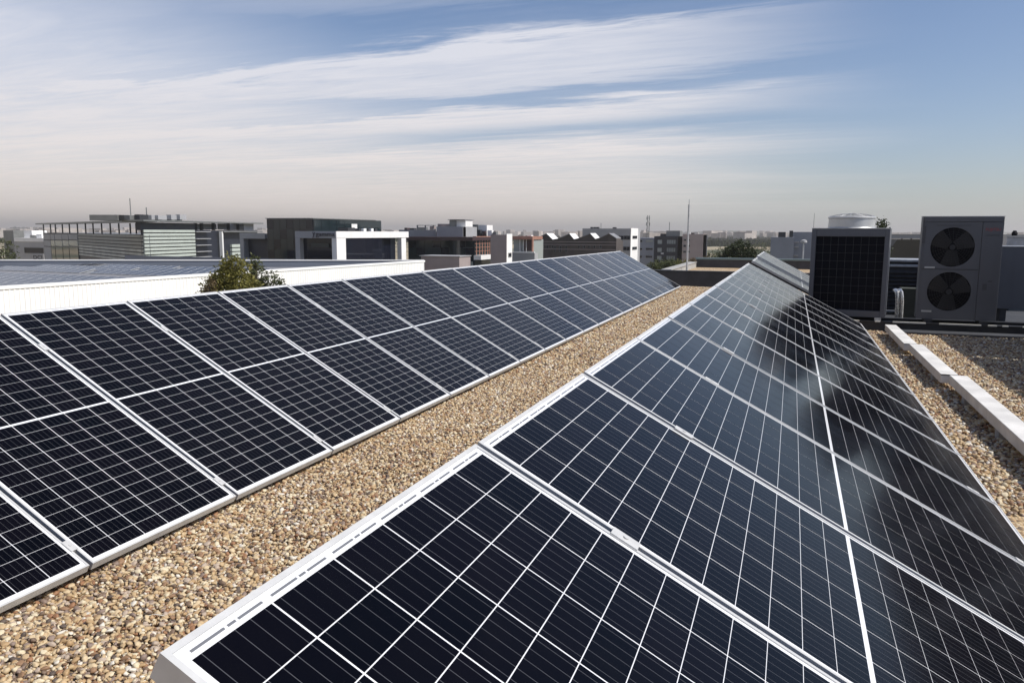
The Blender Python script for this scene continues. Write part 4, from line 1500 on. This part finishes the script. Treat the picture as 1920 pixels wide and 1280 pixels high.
def tree(name, label, px, depth, py_top, clumps, leaf, lsize, nper, cat='tree', group=None):
    """clumps: (dx, dz below the top, radius x, radius z) in metres"""
    g = P3(px, depth)
    zt = CAM[2]+ray(px, py_top)[2]*depth-GROUND
    t = thing(name, label, cat, (g[0], g[1], GROUND), group=group)
    zlow = zt-max(c[1]+c[3] for c in clumps)
    m = MB()
    m.tube([(0, 0, 0), (0.05, 0, zlow*0.5), (0, 0, zlow*0.9), (0.0, 0.05, zt-clumps[0][1])], [0.16, 0.13, 0.10, 0.03], 8)
    vv, ff = [], []
    for (cx, cz, rx, rz) in clumps:
        c = np.array([cx*RGT0[0], cx*RGT0[1], zt-cz]) + np.array([FWD[0], FWD[1], 0])*rng.uniform(-0.5, 0.5)*rx
        m.tube([(0, 0, max(zlow*0.85, 0.2)), tuple(c*np.array([0.6, 0.6, 1])-np.array([0, 0, rz*0.5])), tuple(c)], [0.07, 0.045, 0.012], 6)
        n = int(nper*rx*rz)
        # leaves grouped round twigs
        nt = max(6, n//14)
        d = rng.normal(size=(nt, 3)); d /= np.linalg.norm(d, axis=1)[:, None]
        rr = rng.uniform(0.35, 1.08, nt)**0.7
        tw = c + d*rr[:, None]*np.array([rx, rx, rz])
        pc = np.repeat(tw, 14, axis=0) + rng.normal(size=(nt*14, 3))*lsize*1.15
        for q in pc:
            a = rng.normal(size=3); a /= np.linalg.norm(a)
            b_ = rng.normal(size=3); b_ -= a*np.dot(a, b_); b_ /= np.linalg.norm(b_)
            s_ = lsize*rng.uniform(0.6, 1.3)
            k = len(vv)
            vv += [q-a*s_, q+b_*s_*0.42, q+a*s_, q-b_*s_*0.42]
            ff.append((k, k+1, k+2, k+3))
    m.build('trunk', M_BARK, t, smooth=True)
    me = bpy.data.meshes.new('crown')
    me.from_pydata([tuple(q) for q in vv], [], ff)
    me.materials.append(leaf)
    link_mesh('crown', me, t)
    return t


tree('olive_tree', 'bushy olive-green tree top before the white hall wall', 436, 24, 481,
     [(0.05, 0.35, 0.42, 0.38), (-0.35, 0.75, 0.38, 0.42), (0.15, 0.9, 0.5, 0.5), (-0.65, 1.05, 0.42, 0.45), (0.45, 1.1, 0.4, 0.45), (-0.1, 1.5, 0.8, 0.5), (-0.5, 2.3, 0.9, 0.7), (0.4, 2.4, 0.9, 0.7), (0.0, 3.3, 1.1, 0.8), (0.1, 4.3, 0.8, 0.7)], L_OLIVE, 0.06, 5400)
tree('olive_tree', 'darker spiky tree top behind the bushy olive-green one', 476, 25.5, 478,
     [(0.0, 0.25, 0.16, 0.28), (0.02, 0.65, 0.3, 0.4), (0.4, 0.85, 0.28, 0.3), (-0.1, 1.2, 0.4, 0.5), (0.72, 1.0, 0.26, 0.3), (0.5, 1.4, 0.5, 0.4), (0.0, 2.1, 0.7, 0.6), (0.3, 3.0, 0.9, 0.7), (0.1, 4.1, 0.8, 0.8)], L_GREEN, 0.055, 3900)
tree('olive_tree', 'low loose tree top with pale twigs at the edge of the white wall', 384, 23, 524,
     [(0.0, 0.2, 0.28, 0.22), (-0.15, 0.45, 0.22, 0.25), (0.2, 0.6, 0.35, 0.35), (0.0, 1.2, 0.5, 0.5), (0.0, 2.0, 0.7, 0.6), (0.1, 2.9, 0.6, 0.6)], L_BROWN, 0.05, 3000)
tree('round_tree', 'round dark evergreen tree beyond the raised roof', 1385, 75, 453,
     [(0.1, 0.8, 1.1, 0.8), (-0.9, 1.5, 0.9, 0.9), (1.0, 1.4, 0.8, 0.8), (-0.2, 2.3, 1.6, 1.1), (-1.3, 2.6, 0.8, 0.9), (1.3, 2.5, 0.9, 0.9), (0, 4.0, 1.6, 1.4)], L_DARK, 0.15, 1300)
for i, (px, d, py, lf) in enumerate(((1240, 78, 489, L_GREEN), (1262, 74, 487, L_GREEN), (1284, 80, 490, L_OLIVE), (1306, 82, 486, L_BROWN), (1326, 85, 484, L_BROWN), (1345, 88, 481, L_GREEN))):
    lb = ('light green shrub below the blue-grey office', 'light green shrub below the navy block', 'olive shrub at the foot of the antenna mast',
          'rusty shrub below the mauve block', 'rusty shrub at the dark side of the mauve block', 'green shrub next to the round evergreen')[i]
    tree('shrub', lb, px, d, py, [(0, 0.5, 0.9, 0.6), (-0.8, 0.9, 0.8, 0.7), (0.8, 0.9, 0.8, 0.7), (0, 1.7, 1.3, 1.0)], lf, 0.12, 900, 'shrub', 'shrubs beyond the raised roof')
for i, (px, d, py, w_, lb) in enumerate(((1337, 210, 470, 2.6, 'small far tree beside the mauve block'), (1352, 330, 463, 4, 'far tree at the edge of the dry field'),
                                         (1432, 190, 468, 2.5, 'small tree before the plain blue-grey block'), (1425, 420, 455, 6, 'far wide tree behind the round evergreen'),
                                         (3, 160, 451, 3.0, 'tree beside the narrow dark grey block'), (-12, 140, 462, 3.0, 'low tree before the narrow dark grey block'))):
    tree('far_tree', lb, px, d, py, [(0, w_*0.4, w_*0.6, w_*0.45), (-w_*0.5, w_*0.8, w_*0.5, w_*0.5), (w_*0.5, w_*0.8, w_*0.5, w_*0.5), (0, w_*1.4, w_*0.8, w_*0.7)], L_GREEN, 0.3, 60)
tree('conifer', 'small dark conifer tip just behind the round fan cap', 1652, 42, 410,
     [(0.0, 0.2, 0.10, 0.25), (-0.1, 0.5, 0.16, 0.3), (0.12, 0.45, 0.14, 0.3), (0.0, 0.9, 0.3, 0.5), (0, 1.8, 0.5, 0.8)], L_DARK, 0.09, 1900)

p = gz(292, 1160)
MB().tube([(p[0]-0.035, p[1]-0.012, GZ+0.014), (p[0], p[1], GZ+0.022), (p[0]+0.04, p[1]+0.008, GZ+0.018)], 0.0022, 5).build('dry_stalk', M_CREAM, label='pale dry stalk lying on the pebbles beside the free end panel', category='stalk')

# ------------------------------------------------------------------ far city and hills
def city():
    m = MB()
    r = random.Random(5)
    for i in range(420):
        px = r.uniform(-60, 2000)
        d = r.uniform(1000, 3000)
        g = P3(px, d)
        h = 9.5+d*(r.uniform(0, 3.5) if r.random() < 0.85 else r.uniform(3.5, 6.0))/1466
        w, l = r.uniform(8, 30), r.uniform(8, 22)
        a = r.uniform(0, 3.14)
        c, s_ = math.cos(a), math.sin(a)
        ps = [(g[0]+x*c-y*s_, g[1]+x*s_+y*c) for x, y in ((-w/2, -l/2), (w/2, -l/2), (w/2, l/2), (-w/2, l/2))]
        m.hexa([(x, y, GROUND) for x, y in ps]+[(x, y, GROUND+h) for x, y in ps])
    me = m.mesh('distant_city', mat('city_pale', (0.40, 0.36, 0.33), 0.8, var=0.5, vscale=0.02))
    finish(bpy.data.objects.new('distant_city', me), kind='stuff', label='hazy skyline of distant city blocks', category='city')
    vv, ff = [], []
    for i in range(2600):
        px = r.uniform(1290, 1470) if i < 900 else r.uniform(-60, 2000)
        d = r.uniform(600, 2200)
        g = P3(px, d)
        h, w = r.uniform(2.5, 5), r.uniform(2.5, 6)
        for k in range(3):
            a = k*1.05
            q = len(vv)
            c, s_ = math.cos(a)*w, math.sin(a)*w
            vv += [(g[0]-c, g[1]-s_, GROUND), (g[0]+c, g[1]+s_, GROUND), (g[0]+c*0.7, g[1]+s_*0.7, GROUND+h*0.8), (g[0], g[1], GROUND+h), (g[0]-c*0.8, g[1]-s_*0.8, GROUND+h*0.7)]
            ff.append((q, q+1, q+2, q+3, q+4))
    me = bpy.data.meshes.new('distant_wood')
    me.from_pydata(vv, [], ff)
    me.materials.append(L_DARK)
    finish(bpy.data.objects.new('distant_wood', me), kind='stuff', label='far-off belt of dark trees between fields', category='wood')


city()


def hill(px, depth, py, wpx, seed):
    g = P3(px, depth)
    zt = CAM[2]+ray(px, py)[2]*depth-GROUND
    L = wpx/FPX*depth
    n, k = 60, 14
    rs = np.random.default_rng(seed)
    ph = rs.uniform(0, 6, 6)
    vv, ff = [], []
    for i in range(n+1):
        u = -1+2*i/n
        for j in range(k+1):
            v_ = -1+2*j/k
            e = max(0.0, 1-u*u)**1.2*max(0.0, 1-v_*v_)
            z = zt*e*(0.85+0.10*math.sin(5*u+ph[0])+0.05*math.sin(13*u+ph[1]+v_*3))
            x = RGT0[:2]*u*L/2+np.array([FWD[0], FWD[1]])*v_*L*0.35
            vv.append((g[0]+x[0], g[1]+x[1], GROUND-3+z+3*min(1, e*8)))
    for i in range(n):
        for j in range(k):
            a = i*(k+1)+j
            ff.append((a, a+1, a+k+2, a+k+1))
    me = bpy.data.meshes.new('hill')
    me.from_pydata(vv, [], ff)
    me.materials.append(MATS.get('hill') or mat('hill', (0.09, 0.10, 0.07), 0.9, var=0.4, vscale=0.01))
    me.shade_smooth()
    finish(bpy.data.objects.new('hill', me), kind='structure')


hill(1390, 3600, 431, 330, 1)
hill(1200, 4600, 433, 700, 2)
hill(500, 5200, 432, 1100, 3)
hill(1850, 4200, 433, 900, 4)

# ------------------------------------------------------------------ hazy air
hz = bpy.data.materials.new('haze')
hz.use_nodes = True
hw = NT(hz.node_tree)
hw.n.remove(hw.n['Principled BSDF'])
pv = hw.new('ShaderNodeVolumePrincipled')
pv.inputs['Color'].default_value = (0.90, 0.85, 0.80, 1)
pv.inputs['Density'].default_value = 0.00026
pv.inputs['Anisotropy'].default_value = 0.3
hw.l.new(pv.outputs[0], hw.n['Material Output'].inputs['Volume'])
MB().box(-7500, 7500, -2500, 9000, GROUND-3.2, 60).build('haze', hz, kind='stuff', label='thin pale haze over the far city and hills', category='haze')
